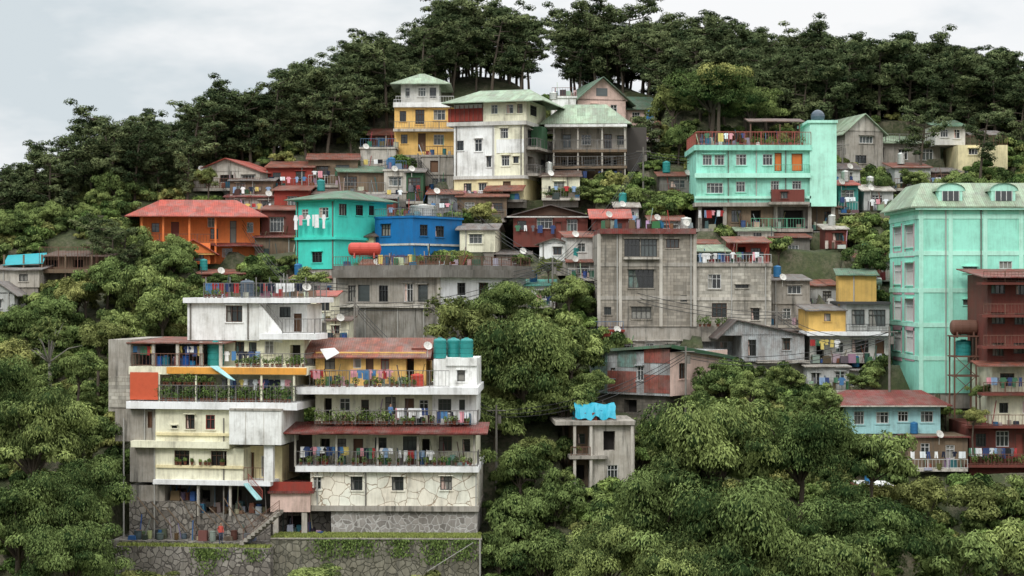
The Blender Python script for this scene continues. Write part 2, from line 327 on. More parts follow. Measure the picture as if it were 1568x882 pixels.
    def inside(s,x,y,mg=.8,fr=None):
        u0,u1,v0,v1=s.fp
        dx=x-s.O[0];dy=y-s.O[1]; u=dx*s.U[0]+dy*s.U[1]; v=dx*s.V[0]+dy*s.V[1]
        return (u>u0-mg)&(u<u1+mg)&(v>v0-(mg if fr is None else fr))&(v<v1+mg)
def top(name,vs,fs,mats,mi=None,cols=None):
    c=np.array(vs).mean(0); me=mkmesh(name,vs,fs,mats,mi,cols,org=c); o=bpy.data.objects.new(name,me); o.location=c; return link(o)
def prism(c,r,h,n=14,prof=None,axis='z'):
    prof=prof or [(0,1),(1,1)]
    vs=[];fs=[]
    for t,k in prof:
        for i in range(n):
            a=2*math.pi*i/n
            if axis=='z': vs.append((c[0]+r*k*math.cos(a),c[1]+r*k*math.sin(a),c[2]+h*t))
            else: vs.append((c[0]+h*t,c[1]+r*k*math.cos(a),c[2]+r*k*math.sin(a)))
    for j in range(len(prof)-1):
        for i in range(n): fs.append((j*n+i,j*n+(i+1)%n,(j+1)*n+(i+1)%n,(j+1)*n+i))
    fs.append(tuple(range(n-1,-1,-1))); m=(len(prof)-1)*n; fs.append(tuple(m+i for i in range(n)))
    return vs,fs
TP=[(0,.97),(.02,1),(.2,1),(.21,.95),(.24,.95),(.25,1),(.45,1),(.46,.95),(.49,.95),(.5,1),(.7,1),(.71,.95),(.74,.95),(.75,1),(.86,1),(.93,.8),(.96,.35),(1,.33)]
def tank(b,x0,x1,yt,yb,v,mat='tank_teal',name='water_tank'):
    u0,u1,z0,z1=b.dims(x0,x1,yt,yb,v); r=(u1-u0)/2; vs,fs=prism(b.pt((u0+u1)/2,v+r,z0),r,z1-z0,20,TP); o=top(name,vs,fs,[mat]); return o
HP=[(0,.3),(.02,.7),(.07,.95),(.1,1),(.35,1),(.36,1.04),(.38,1.04),(.39,1),(.62,1),(.63,1.04),(.65,1.04),(.66,1),(.9,1),(.94,.95),(.98,.7),(1,.3)]
def htank(b,x0,x1,yt,yb,v,mat,name='horizontal_water_tank'):
    u0,u1,z0,z1=b.dims(x0,x1,yt,yb,v); r=(z1-z0)/2; p=b.pt(u0,v+r,z0+r); vs,fs=prism(p,r,u1-u0,20,HP,'x')
    for f in (.2,.8):
        x=p[0]+(u1-u0)*f
        q=boxvf([(x-.06,p[1]-r,z0-.25),(x+.06,p[1]-r,z0-.25),(x+.06,p[1]+r,z0-.25),(x-.06,p[1]+r,z0-.25),(x-.06,p[1]-r*.8,z0+r*.5),(x+.06,p[1]-r*.8,z0+r*.5),(x+.06,p[1]+r*.8,z0+r*.5),(x-.06,p[1]+r*.8,z0+r*.5)])
        n=len(vs); vs+=q[0]; fs+=[tuple(i+n for i in f2) for f2 in q[1]]
    top(name,vs,fs,[mat])
CL=[C(235,235,235),C(220,225,230),C(60,75,115),C(35,40,55),C(165,60,60),C(215,150,160),C(80,125,170),C(205,185,110),C(100,100,105),C(235,235,235),C(135,160,190),C(75,115,90),C(40,40,42)]
def laundry(b,x0,x1,y,v,n,seed=0,hh=1.,cols=None,line=True):
    r=random.Random(seed+int(x0)); u0=b.u(x0,v);u1=b.u(x1,v);z=b.z(y,(u0+u1)/2,v); vs=[];fs=[];cs=[]
    def addp(pts,f,c):
        k=len(vs); vs.extend(pts); fs.extend([tuple(i+k for i in q) for q in f]); cs.extend([c]*len(pts))
    if line: addp(*boxvf([b.pt(u0,v,z-.015),b.pt(u1,v,z-.015),b.pt(u1,v+.02,z-.015),b.pt(u0,v+.02,z-.015),b.pt(u0,v,z),b.pt(u1,v,z),b.pt(u1,v+.02,z),b.pt(u0,v+.02,z)]),(.1,.1,.1))
    for i in range(n):
        uc=u0+(u1-u0)*(i+.5+r.uniform(-.3,.3))/n; w=r.uniform(.35,.6);h=r.uniform(.5,.95)*hh; c=r.choice(cols or CL); ty=r.choice('stpst')
        def q(a,t): return b.pt(uc+a+.03*t*math.sin(i),v-.03+.07*math.sin(a*14+i)*t,z-t*h)
        if ty=='s':
            addp([q(-w*.35,0),q(w*.35,0),q(w*.65,.3),q(w*.45,.42),q(w*.32,.3),q(w*.34,1),q(-w*.34,1),q(-w*.32,.3),q(-w*.45,.42),q(-w*.65,.3)],[(0,1,4,7),(1,2,3,4),(0,7,8,9),(7,4,5,6)],c)
        elif ty=='p':
            addp([q(-w*.3,0),q(w*.3,0),q(w*.3,.3),q(w*.34,1),q(w*.08,1),q(0,.35),q(-w*.08,1),q(-w*.34,1),q(-w*.3,.3)],[(0,1,2,5,8),(2,3,4,5),(8,5,6,7)],c)
        else:
            N=6; pts=[q(-w*.5+w*k/N,t) for t in (0,.5,1) for k in range(N+1)]
            addp(pts,[(j*(N+1)+k,j*(N+1)+k+1,(j+1)*(N+1)+k+1,(j+1)*(N+1)+k) for j in range(2) for k in range(N)],c)
    top('laundry_line',vs,fs,['cloth'],cols=cs)
JC=[C(60,105,140),C(150,75,65),C(200,200,195),C(70,70,70),C(120,95,72),C(70,115,95),C(150,148,142),C(120,110,96),C(90,68,55),C(180,172,160)]
JB=[C(120,95,72),C(150,148,142),C(120,110,96),C(90,68,55),C(180,172,160),C(70,70,70),C(95,105,110),C(60,105,140)]
def clutter(b,x0,x1,y,v0,v1,n,seed=0,name='household_clutter',blue=False):
    r=random.Random(seed+int(x0)*3); u0=b.u(x0,v0);u1=b.u(x1,v0);z=b.z(y,(u0+u1)/2,v0); vs=[];fs=[];cs=[]
    for i in range(n):
        uc=r.uniform(u0,u1);vc=r.uniform(v0,v1); c=C(45,105,150) if blue else r.choice(JB if name=='stored_junk' else JC); c=tuple(q*r.uniform(.5,1) for q in c)
        kind=r.random()
        if kind<.35 or blue:
            rr=r.uniform(.15,.32); a,f=prism(b.pt(uc,vc,z),rr,r.uniform(.3,.95),10,[(0,.85),(.1,.95),(.5,1),(.9,.95),(.92,1.04),(1,1.04)])
        elif kind<.6:
            h=r.uniform(1.,2.2); l=r.uniform(-.5,.5); a,f=boxvf([b.pt(uc-.04,vc,z),b.pt(uc+.04,vc,z),b.pt(uc+.04,vc+.05,z),b.pt(uc-.04,vc+.05,z),b.pt(uc-.04+l,vc+.2,z+h),b.pt(uc+.04+l,vc+.2,z+h),b.pt(uc+.04+l,vc+.25,z+h),b.pt(uc-.04+l,vc+.25,z+h)])
        else:
            w,d,h=r.uniform(.12,.45),r.uniform(.15,.4),r.uniform(.2,.9); t=r.uniform(.0,.08)
            a,f=boxvf([b.pt(uc-w,vc-d,z),b.pt(uc+w,vc-d,z),b.pt(uc+w,vc+d,z),b.pt(uc-w,vc+d,z),b.pt(uc-w+t,vc-d,z+h),b.pt(uc+w-t,vc-d,z+h*1.04),b.pt(uc+w-t,vc+d,z+h),b.pt(uc-w+t,vc+d,z+h)])
        k=len(vs); vs+=[tuple(q) for q in a]; fs+=[tuple(i2+k for i2 in q) for q in f]; cs+=[c]*len(a)
    top(name,vs,fs,['junk'],cols=cs)
def dish(b,px,py,v):
    u=b.u(px,v); z=b.z(py,u,v); c=np.array(b.pt(u,v-.2,z)); ax=nrm(np.array([.35,-.8,.5])); s1=nrm(np.cross(ax,[0,0,1.])); s2=np.cross(s1,ax); vs=[];fs=[]
    for j,(rr_,dd) in enumerate(((.02,0),(.2,.03),(.38,.12))):
        for k in range(12): q=2*math.pi*k/12; vs.append(tuple(c+s1*rr_*math.cos(q)+s2*rr_*math.sin(q)+ax*dd))
    for j in range(2):
        for k in range(12): fs.append((j*12+k,j*12+(k+1)%12,(j+1)*12+(k+1)%12,(j+1)*12+k))
    n=len(vs); p0=c;p1=c+ax*.4
    vs+= [tuple(p0+s1*.02),tuple(p0-s1*.02),tuple(p1-s1*.02),tuple(p1+s1*.02),tuple(c-s1*.03),tuple(c+s1*.03),tuple(c+s1*.03-np.array([0,-.1,.9])),tuple(c-s1*.03-np.array([0,-.1,.9]))]; fs+=[(n,n+1,n+2,n+3),(n+4,n+5,n+6,n+7)]
    top('satellite_dish',vs,fs,['palegrey'])
# ------------------------------------------------------------------ foliage accumulators
class Acc:
    def __init__(s): s.v=[];s.l=[];s.n=[];s.m=[];s.t=[];s.c=0
    def add(s,V,Fc,mat,tint):
        V=np.asarray(V,float); Fc=np.asarray(Fc); s.v.append(V); s.l.append((Fc+s.c).ravel()); s.n.append(np.full(len(Fc),Fc.shape[1])); s.m.append(np.full(len(Fc),mat)); s.t.append(np.broadcast_to(tint,(len(V),)).astype(np.float32)); s.c+=len(V)
    def mesh(s,name,mats):
        V=np.concatenate(s.v);L=np.concatenate(s.l);n=np.concatenate(s.n);m=np.concatenate(s.m);t=np.concatenate(s.t)
        me=bpy.data.meshes.new(name); me.vertices.add(len(V)); me.vertices.foreach_set('co',V.astype(np.float32).ravel())
        me.loops.add(len(L)); me.loops.foreach_set('vertex_index',L.astype(np.int32)); me.polygons.add(len(n))
        st=np.concatenate([[0],np.cumsum(n)[:-1]]); me.polygons.foreach_set('loop_start',st.astype(np.int32)); me.polygons.foreach_set('material_index',m.astype(np.int32))
        for x in mats: me.materials.append(M[x])
        a=me.attributes.new('tint','FLOAT','POINT'); a.data.foreach_set('value',t); me.update(calc_edges=True); me.validate(); return me
def nrm(a): return a/np.maximum(np.linalg.norm(a,axis=-1,keepdims=True),1e-6)
def leaves(acc,Cc,N,A,L,W,tint,mat=0):
    n=len(Cc); N=nrm(N); A=nrm(A-(A*N).sum(1,keepdims=True)*N); S=np.cross(N,A)
    L=np.reshape(L,(-1,1))*np.ones((n,1));W=np.reshape(W,(-1,1))*np.ones((n,1))
    V=np.stack([Cc-A*L/2,Cc+S*W/2+A*L*.05,Cc+A*L/2-N*L*.12,Cc-S*W/2+A*L*.05],1).reshape(-1,3)
    acc.add(V,np.arange(4*n).reshape(-1,4),mat,np.repeat(tint,4))
OCT=np.array([[1,0,0],[-1,0,0],[0,1,0],[0,-1,0],[0,0,1],[0,0,-1.]]); OF=np.array([[0,2,4],[2,1,4],[1,3,4],[3,0,4],[2,0,5],[1,2,5],[3,1,5],[0,3,5]])
def tube(acc,pts,rad,mat,n=6):
    pts=np.array(pts,float); V=[]
    for i,p in enumerate(pts):
        d=nrm(pts[min(i+1,len(pts)-1)]-pts[max(i-1,0)]); s=nrm(np.cross(d,[.3,1,.1])); t=np.cross(d,s)
        for k in range(n): a=2*math.pi*k/n; V.append(p+(s*math.cos(a)+t*math.sin(a))*rad[i])
    Fc=[(i*n+k,i*n+(k+1)%n,(i+1)*n+(k+1)%n,(i+1)*n+k) for i in range(len(pts)-1) for k in range(n)]
    acc.add(V,Fc,mat,.5)
def puff(acc,g,c,r,fl,n,L,W,tint,droop,up=-.45,core=.62):
    d=nrm(g.normal(size=(int(n*1.5),3))); d=d[d[:,2]>up][:n]; k=len(d)
    rr=r*g.uniform(.72,1.12,(k,1)); S=np.array([1,1,fl]); Pp=c+d*rr*S
    N=d/S+g.normal(size=(k,3))*.45; 
    A=(1-droop)*(d+g.normal(size=(k,3))*.5)+droop*(np.array([0,0,-1.])+d*.3+g.normal(size=(k,3))*.25)
    leaves(acc,Pp,N,A,L*g.uniform(.7,1.3,k),W*g.uniform(.7,1.2,k),np.clip(tint+g.normal(size=k)*.18,0,1))
    if core>0: acc.add(c+OCT*r*core*S*g.uniform(.8,1.1,(6,1)),OF,0,0.02)  # dark-tinted core paints the shade inside the clump and blocks see-through
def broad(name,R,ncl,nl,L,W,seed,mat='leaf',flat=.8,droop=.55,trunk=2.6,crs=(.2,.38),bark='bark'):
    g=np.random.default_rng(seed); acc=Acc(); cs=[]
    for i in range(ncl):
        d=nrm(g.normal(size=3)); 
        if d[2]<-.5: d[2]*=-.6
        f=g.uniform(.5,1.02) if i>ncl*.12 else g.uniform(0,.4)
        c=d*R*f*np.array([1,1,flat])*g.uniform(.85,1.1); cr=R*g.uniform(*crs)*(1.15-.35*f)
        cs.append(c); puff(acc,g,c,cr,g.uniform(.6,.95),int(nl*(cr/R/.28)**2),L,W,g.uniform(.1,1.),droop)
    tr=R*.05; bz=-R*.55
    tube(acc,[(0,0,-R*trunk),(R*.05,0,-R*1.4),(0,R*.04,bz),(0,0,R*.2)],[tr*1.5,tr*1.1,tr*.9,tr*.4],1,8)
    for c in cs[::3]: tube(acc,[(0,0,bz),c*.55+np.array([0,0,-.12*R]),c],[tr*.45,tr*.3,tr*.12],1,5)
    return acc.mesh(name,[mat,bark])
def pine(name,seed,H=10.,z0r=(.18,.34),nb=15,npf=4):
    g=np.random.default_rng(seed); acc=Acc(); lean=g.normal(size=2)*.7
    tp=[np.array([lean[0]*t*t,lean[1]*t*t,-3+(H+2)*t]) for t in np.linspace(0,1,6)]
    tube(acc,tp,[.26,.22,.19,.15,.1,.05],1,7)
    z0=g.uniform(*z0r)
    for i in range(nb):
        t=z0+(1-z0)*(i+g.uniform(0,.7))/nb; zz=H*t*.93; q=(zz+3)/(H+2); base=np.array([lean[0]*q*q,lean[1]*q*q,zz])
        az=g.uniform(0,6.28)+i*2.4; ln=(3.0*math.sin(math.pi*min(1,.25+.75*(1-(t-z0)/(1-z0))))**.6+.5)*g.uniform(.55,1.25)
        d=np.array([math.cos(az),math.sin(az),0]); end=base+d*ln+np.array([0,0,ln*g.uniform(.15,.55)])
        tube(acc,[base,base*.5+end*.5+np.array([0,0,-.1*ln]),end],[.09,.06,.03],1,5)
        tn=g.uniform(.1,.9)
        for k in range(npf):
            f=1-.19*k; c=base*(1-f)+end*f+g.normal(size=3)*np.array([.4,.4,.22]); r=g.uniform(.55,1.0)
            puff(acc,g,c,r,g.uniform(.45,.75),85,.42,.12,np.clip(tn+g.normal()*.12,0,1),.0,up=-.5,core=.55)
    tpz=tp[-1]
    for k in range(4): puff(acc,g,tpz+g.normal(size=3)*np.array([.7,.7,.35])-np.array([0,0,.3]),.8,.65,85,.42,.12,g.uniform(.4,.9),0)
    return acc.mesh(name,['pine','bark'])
PINES=[pine('pine_mesh',100+i,H=9+i%3) for i in range(6)]
OPEN=[pine('open_pine_mesh',140+i,H=10+i%3*.7,z0r=(.3,.45),nb=14,npf=3) for i in range(5)]
BIG=[broad('bigtree_mesh',6.,44,560,.36,.125,10+i,droop=.7,flat=.85,crs=(.2,.42)) for i in range(3)]
MED=[broad('medtree_mesh',3.,30,260,.33,.12,20+i,flat=.85) for i in range(4)]
MEDY=[broad('medtree_y_mesh',3.,30,260,.33,.12,30+i,mat='leafy',flat=.8,droop=.3) for i in range(2)]
BUSH=[broad('bush_mesh',1.3,10,120,.28,.12,40+i,flat=.75,trunk=1.,mat=['leaf','leafy','ivy','leaf'][i],crs=(.3,.5)) for i in range(4)]
SP=[broad('sparse_mesh',3.,34,70,.28,.1,60+i,mat='leafy',flat=.9,crs=(.12,.24),bark='bark_pale') for i in range(2)]
def inst(me,name,loc,sc,rz=None,parent=None,sz=None):
    o=bpy.data.objects.new(name,me); o.location=loc; o.scale=(sc,sc,sc if sz is None else sz); o.rotation_euler=(0,0,random.uniform(0,6.28) if rz is None else rz); link(o)
    if parent: o.parent=parent
    return o
def plants(b,x0,x1,y,v,n,seed=0,h=.5,name='potted_plants'):
    g=np.random.default_rng(seed+int(x0)); acc=Acc(); u0=b.u(x0,v);u1=b.u(x1,v);z=b.z(y,(u0+u1)/2,v); o0=np.array(b.pt((u0+u1)/2,v,z))
    for i in range(n):
        p=np.array(b.pt(u0+(u1-u0)*(i+g.uniform(0,1))/n,v+g.uniform(-.15,.15),z))-o0
        vs,fs=prism(p,.14,.26,8,[(0,.7),(.85,1),(.87,1.12),(1,1.12)]); acc.add(vs,[f for f in fs if len(f)==4],1,.5)
        hh=h*g.uniform(.5,1.5); puff(acc,g,p+np.array([0,0,.26+hh*.5]),hh*.55,g.uniform(.8,1.3),70,.2,.08,g.uniform(.2,.9),.3,up=-.8,core=.3)
    me=acc.mesh(name,['ivy','pot']); inst(me,name,o0,1,0)
# ------------------------------------------------------------------ auto windows / shacks
def autow(x0,x1,yt,yb,st,seed,kinds='wbkgwbd',dens=.8,pxm=15.):
    r=random.Random(seed); o=[]; h=(yb-yt)/st; w=x1-x0; n=max(1,int(w/(pxm*2.1)))
    for f in range(st):
        for i in range(n):
            if r.random()>dens: continue
            c=x0+w*(i+.5+r.uniform(-.12,.12))/n; k=r.choice(kinds); ww=r.uniform(.8,1.5)*pxm*.5*(.75 if k=='d' else 1)
            ww=min(ww,w/n*.42)
            t=yt+h*f+h*r.uniform(.2,.28); bt=t+h*(.68 if k=='d' else r.uniform(.33,.45))
            o.append((c-ww,c+ww,t,min(bt,yt+h*(f+1)-1),k))
    return o
def shack(name,x0,x1,yt,yb,wall='cement',roof='r_rust',rt='s',dep=6,st=1,yaw=0,d=None,wins=None,rh=8,kinds='wbkgwbd',found='cement',balc=None):
    b=B(name,x0,yb,d,yaw); b.found=found; w=wins if wins is not None else autow(x0,x1,yt,yb,st,int(x0*3+yt),kinds)
    b.blk(wall,x0,x1,yt,yb,0,dep,w)
    if rt=='s': b.shed(roof,x0-4,x1+4,yt+1,yt-rh,-.4,dep+.3)
    elif rt in 'uvh': b.roof(rt,roof,x0,x1,yt,yt-rh,0,dep,wall)
    else:
        b.pb('parapet',wall,x0-2,x1+2,yt-3,yt-.1,-.15,dep+.1); b.rail(x0,x1,yt-16,yt-3,0,random.choice(['rustbar','metal','bluebar']),'v')
    if st>1:
        for f in range(1,st):
            yy=yt+(yb-yt)*f/st; b.pb('slab_band',wall,x0-2,x1+2,yy-1.5,yy+1.5,-.14,.001)
    if balc: 
        b.pb('balcony','cementl',x0,x1,yb-2,yb+2,-1.1,.0); b.rail(x0,x1,yb-17,yb-2,-1.05,balc,'v')
    if random.random()<.6: b.pipes([random.uniform(x0+2,x1-2)],yt,yb)
    if random.random()<.35: dish(b,random.uniform(x0+4,x1-4),yt-3,-.2)
    return b
# ================================================================== HOUSE A (lower left white apartment)
a=B('white_apartment_house',166,828,146.5,-9); a.found='stone'
a.blk('white',287,397,464,521,3,10,[(346,371,468,493,'b')])
a.blk('white',397,470,466,521,5.2,10,[(428,445,470,486,'k'),(450,462,480,508,'d')])
a.pb('cornice','whiteclean',280,474,456,464,2.5,10.3); a.pipes([292,380],464,520,3)
u0=a.u(397,3.0);u1=a.u(432,3.0); z0=a.z(464,u0,3);z1=a.z(507,u1,3)
a.add('stair_parapet','white',[a.pt(u0,2.9,z0),a.pt(u1,2.9,z1),a.pt(u1,2.9,z1-1),a.pt(u0,2.9,z0-3),a.pt(u0,3.1,z0),a.pt(u1,3.1,z1),a.pt(u1,3.1,z1-1),a.pt(u0,3.1,z0-3)],[(0,1,2,3),(4,5,6,7),(0,1,5,4)])
a.railp(a.pt(u0,2.95,z0),a.pt(u1,2.95,z1),.7,'metal','v')
a.pb('balcony','whiteclean',397,484,511,520,1.6,5.3); a.rail(432,482,488,511,1.7,'metal','v',vr=5)
a.rail(312,470,433,456,2.7,'metal','v',vl=9,vr=9)
clutter(a,320,460,456,3.5,8,34,1); plants(a,312,345,456,3,6); laundry(a,318,365,434,2.9,8,1,cols=CL[2:7]); laundry(a,398,462,433,3.2,11,2,cols=[CL[0],CL[3],CL[4],CL[3]])
for x in (315,352,392,430,468): u=a.u(x,5); a.box('roof_posts','metal',u-.04,u+.04,5,5.08,a.z(456,u),a.z(424,u))
tank(a,365,386,428,456,4,'tank_dk'); dish(a,470,440,3)
a.blk('cream',343,466,520,563,3.6,10,[(444,460,528,562,'o'),(405,419,522,542,'w'),(360,374,523,541,'b'),(381,393,524,562,'k')])
a.blk('cementd',200,343,528,563,6.5,10,[(215,230,533,548,'k'),(270,285,533,548,'k')])
a.shed('r_rust',194,344,525,516,.6,9.5)
for x in (200,235,272,308,338): u=a.u(x,.9); a.box('posts','cementl',u-.12,u+.12,.8,1.05,a.z(562,u),a.z(524,u))
a.rail(202,312,541,561,.7,'rustbar','v'); clutter(a,238,300,562,1,2,14,3,'blue_barrels',True); clutter(a,205,330,562,2,6,28,4); laundry(a,205,235,530,1.2,5,8); laundry(a,275,310,530,1.2,5,9)
tank(a,314,338,522,560,1.3,'tank_teal'); a.rail(365,466,541,562,.6,'metal','v',vr=3.5); plants(a,362,465,562,1,18,h=.5); laundry(a,345,400,538,1.4,6,8)
a.pb('floor_slab','cream',197,468,562,574,.3,9.9); a.pb('floor_edge','orange_trim',255,468,563,573,-.02,.299)
a.blk('cement',166,200,520,630,.6,9.5); 
a.blk('blockl',166.5,199,576,624,.5,.61,foot=False)
a.blk('cream',241,452,574,616,2.5,9,[(262,280,582,602,'k'),(300,314,580,614,'o'),(345,362,580,602,'b'),(395,410,580,614,'o'),(420,436,584,604,'w')])
a.pb('orange_tarpaulin','tarp_orange',199,242,570,612,.05,.1); a.rail(242,452,590,615,.1,'metal','v',vr=2.4); plants(a,243,448,615,.35,40,h=.8); plants(a,250,330,590,.3,14,h=.6)
for x in (243,300,350,400,450): u=a.u(x,.15); a.box('posts','cream',u-.08,u+.08,.16,.3,a.z(615,u),a.z(574,u))
laundry(a,340,445,581,.9,13,4); clutter(a,250,440,615,1,2.3,20,5)
a.pb('floor_slab','whiteclean',193,455,616,627,-.3,9.4)
a.slab('blue_canopy','ltblue',[a.pt(a.u(322,-.2),-.3,a.z(560,9,0)),a.pt(a.u(352,-.5),-.9,a.z(578,9,0)),a.pt(a.u(362,-.5),-.8,a.z(581,9,0)),a.pt(a.u(336,.5),.1,a.z(560,9,0))],.05)
a.blk('cement',176,238,627,676,.5,9.5,[(226,233,630,655,'d')]); a.blk('cream',238,351,627,676,.25,9.5,[(284,298,635,657,'b'),(315,329,635,657,'r'),(263,271,652,656,'k')])
a.blk('white',351,431,629,681,-.7,6,foot=False); a.pb('panel_trim','cement',351,431,626,629,-.8,6)
for x in (376,404): u=a.u(x,-.7); a.box('panel_trim','cementl',u-.02,u+.02,-.72,-.699,a.z(680,10),a.z(630,10))
a.pb('sill_band','creamy',238,351,663,667,.05,.249); a.pb('floor_slab','cream',200,351,676,686,-.35,9.5)
a.blk('cement',199,238,685,738,.5,9.5); a.blk('cream',238,373,686,737,.25,9,[(267,290,690,713,'b'),(323,347,690,713,'b')])
a.blk('creamy',373,432,683,737,2.2,9,[(377,389,693,736,'d'),(400,410,698,730,'D')])
a.pb('floor_slab','whiteclean',234,414,736,743,-.35,9.4); a.pb('column','white',404,418,681,738,-.3,.2)
a.rail(373,404,716,736,-.2,'rustbar','v'); a.pb('sill_band','creamy',238,373,713,717,.05,.249); plants(a,262,350,712,.05,9,h=.2)
# undercroft: rough stone retaining base, partly open store under the slab
for x in (303,352): u=a.u(x); a.box('undercroft_posts','cementl',u-.1,u+.1,.05,.25,a.z(790,u),a.z(743,u))
a.blk('stone',198,300,768,832,.4,6); a.blk('stone',300,414,788,832,.55,6); a.blk('cement',200,252,743,768,.7,8); a.blk('cementd',252,330,743,776,2.6,8,[(262,285,748,774,'o'),(300,322,750,768,'o')]); a.blk('darkb',330,414,743,791,3.0,8,[(350,370,750,788,'o')])  # darkb block at the back has the undercroft shade in its colour
clutter(a,255,300,767,.8,2.5,18,6,'stored_junk'); clutter(a,300,404,787,.8,2.8,34,61,'stored_junk'); clutter(a,195,400,829,-1.2,.3,34,7,'stored_junk')
for i in range(9):
    xx=210+i*22; u=a.u(xx,-.1); a.slab('timber_props','wood',[a.pt(u,-.1,a.z(760+(i%3)*8,u)),a.pt(u+1.8,-.1,a.z(800+(i%4)*6,u)),a.pt(u+1.8,0,a.z(800+(i%4)*6,u)),a.pt(u,0,a.z(760+(i%3)*8,u))],.09)
a.slab('stair','cement',[a.pt(a.u(372,-.8),-.8,a.z(822,11)),a.pt(a.u(384,-.8),-.8,a.z(822,11)),a.pt(a.u(434,-.8),-.8,a.z(778,14)),a.pt(a.u(424,-.8),-.8,a.z(778,14))],.25)
for i in range(10):
    xx=372+i*5.6; yy=824-i*4.8; ua=a.u(xx,-1); a.box('stair','cement',ua,ua+.34,-1.9,-.7,a.z(yy,12)-.3,a.z(yy,12))
a.railp(a.pt(a.u(372,-1.9),-1.9,a.z(822,11)),a.pt(a.u(428,-1.9),-1.9,a.z(778,14)),.9,'rustbar','h')
a.railp(a.pt(a.u(380,-.9),-.9,a.z(736,11)),a.pt(a.u(402,-.9),-.9,a.z(762,14)),.7,'redbar','h'); a.slab('stair','ltblue',[a.pt(a.u(374,-.8),-1.0,a.z(738,11)),a.pt(a.u(379,-.8),-.6,a.z(738,11)),a.pt(a.u(400,-.8),-.6,a.z(762,13)),a.pt(a.u(394,-.8),-1.,a.z(762,13))],.1)
a.pipes([190,237,343],640,825,.3); a.pipes([222],574,676,.45)
# ================================================================== HOUSE B
b=B('red_canopy_apartment_house',413,822,145.5,-2); b.found='stone'
b.blk('crack',475,731,723,776,0,9,[(480,492,731,750,'w'),(537,555,730,751,'k'),(600,618,730,751,'k'),(674,692,729,750,'k')])
b.blk('pink',414,475,752,784,-.5,6,foot=False); b.shed('r_dred',410,480,752,735,-.8,2.2,t=.2); b.pb('red_fascia','red',413,478,738,752,-.78,-.6)
for x in (422,466): u=b.u(x,-.4); b.box('column','cementl',u-.22,u+.22,-.45,0,b.z(822,u),b.z(784,u))
b.pb('floor_slab','cement',474,733,775,783,-.25,8.8); b.blk('stonel',507,731,783,817,.1,7); b.blk('stone',428,507,783,822,1.8,7,[(440,470,790,821,'o')]); clutter(b,430,500,820,-.4,1.5,16,1,'stored_junk')
b.pb('floor_slab','whiteclean',452,733,714,723,-.5,8.9)
b.blk('cream',478,729,662,715,1.7,8.9,[(490,505,672,712,'o'),(517,530,672,694,'k'),(541,556,672,712,'d'),(574,592,670,692,'k'),(617,638,668,690,'k'),(646,658,672,712,'o'),(672,692,668,690,'b'),(708,720,672,692,'k')])
b.blk('darkb',440,478,664,722,3,8,foot=False)  # dark block painted in place of the shaded void
b.rail(453,731,691,714,-.4,'metal','v',vr=1.6); laundry(b,462,532,684,-.1,12,3); laundry(b,545,600,686,-.1,9,4); laundry(b,610,665,690,0,7,14); plants(b,455,728,713,-.2,22,h=.4); clutter(b,480,720,713,.2,1.5,32,2)
b.shed('r_dred',434,746,663,646,-1.5,2.2); b.pb('canopy_fascia','redbrown',436,744,662,666,-1.4,-1.3)
for x in (452,515,578,640,726): u=b.u(x,-.35); b.box('posts','cementl',u-.08,u+.08,-.38,-.22,b.z(714,u),b.z(663,u))
b.blk('cream',483,662,604,650,1.7,8.9,[(496,508,610,648,'o'),(520,536,610,630,'w'),(553,565,612,648,'b'),(590,606,608,634,'k'),(620,634,610,648,'d'),(642,656,612,630,'w')]); b.blk('white',662,729,604,650,1.3,8.9,[(671,691,611,632,'k'),(703,712,612,628,'k')])
b.rail(482,731,628,650,.2,'metal','v',vr=1.6); plants(b,484,600,650,.4,26,h=.75,); plants(b,600,726,650,.4,12,h=.35); laundry(b,605,655,625,.3,8,5); laundry(b,668,720,630,.3,6,6); clutter(b,490,720,650,.8,1.5,18,12)
b.pb('floor_slab','whiteclean',454,732,593,604,-.4,8.9)
b.blk('yellow',483,652,539,593,1.9,8,[(497,513,548,566,'k'),(541,553,545,564,'w'),(560,572,545,592,'d'),(583,596,545,567,'r'),(622,634,548,592,'o')])
b.rail(474,688,567,593,-.3,'metal','v'); laundry(b,540,600,566,.1,8,7,cols=[CL[4],CL[0],CL[6],CL[5]]); laundry(b,476,496,566,0,3,7,cols=[CL[4],CL[5]]); plants(b,480,640,593,0,16,h=.45); clutter(b,500,650,593,.4,1.7,20,22)
tank(b,628,648,572,593,.3,'tank_red','red_water_drum')
b.roof('u','r_rust',480,648,541,517,1.9,7.5,'yellow',o=.7)
b.blk('white',664,730,550,593,.9,8,[(700,712,567,584,'k')]); b.blk('white',682,730,548,560,.7,3,foot=False,part='parapet')
b.blk('redbrown',630,665,533,552,2.5,7,foot=False)
for x in (663,684,704): tank(b,x,x+20,517,549,1.2 if x!=684 else 2.0,'tank_teal')
b.pipes([486,560,729],723,775); b.pipes([600],604,650,1.7); dish(b,655,530,1)
b.add('white_awning','frame',[b.pt(b.u(490,.9),.9,b.z(535,5)),b.pt(b.u(500,-.3),-.3,b.z(551,5)),b.pt(b.u(520,-.3),-.3,b.z(540,5)),b.pt(b.u(512,1),1,b.z(533,5))],[(0,1,2,3)])
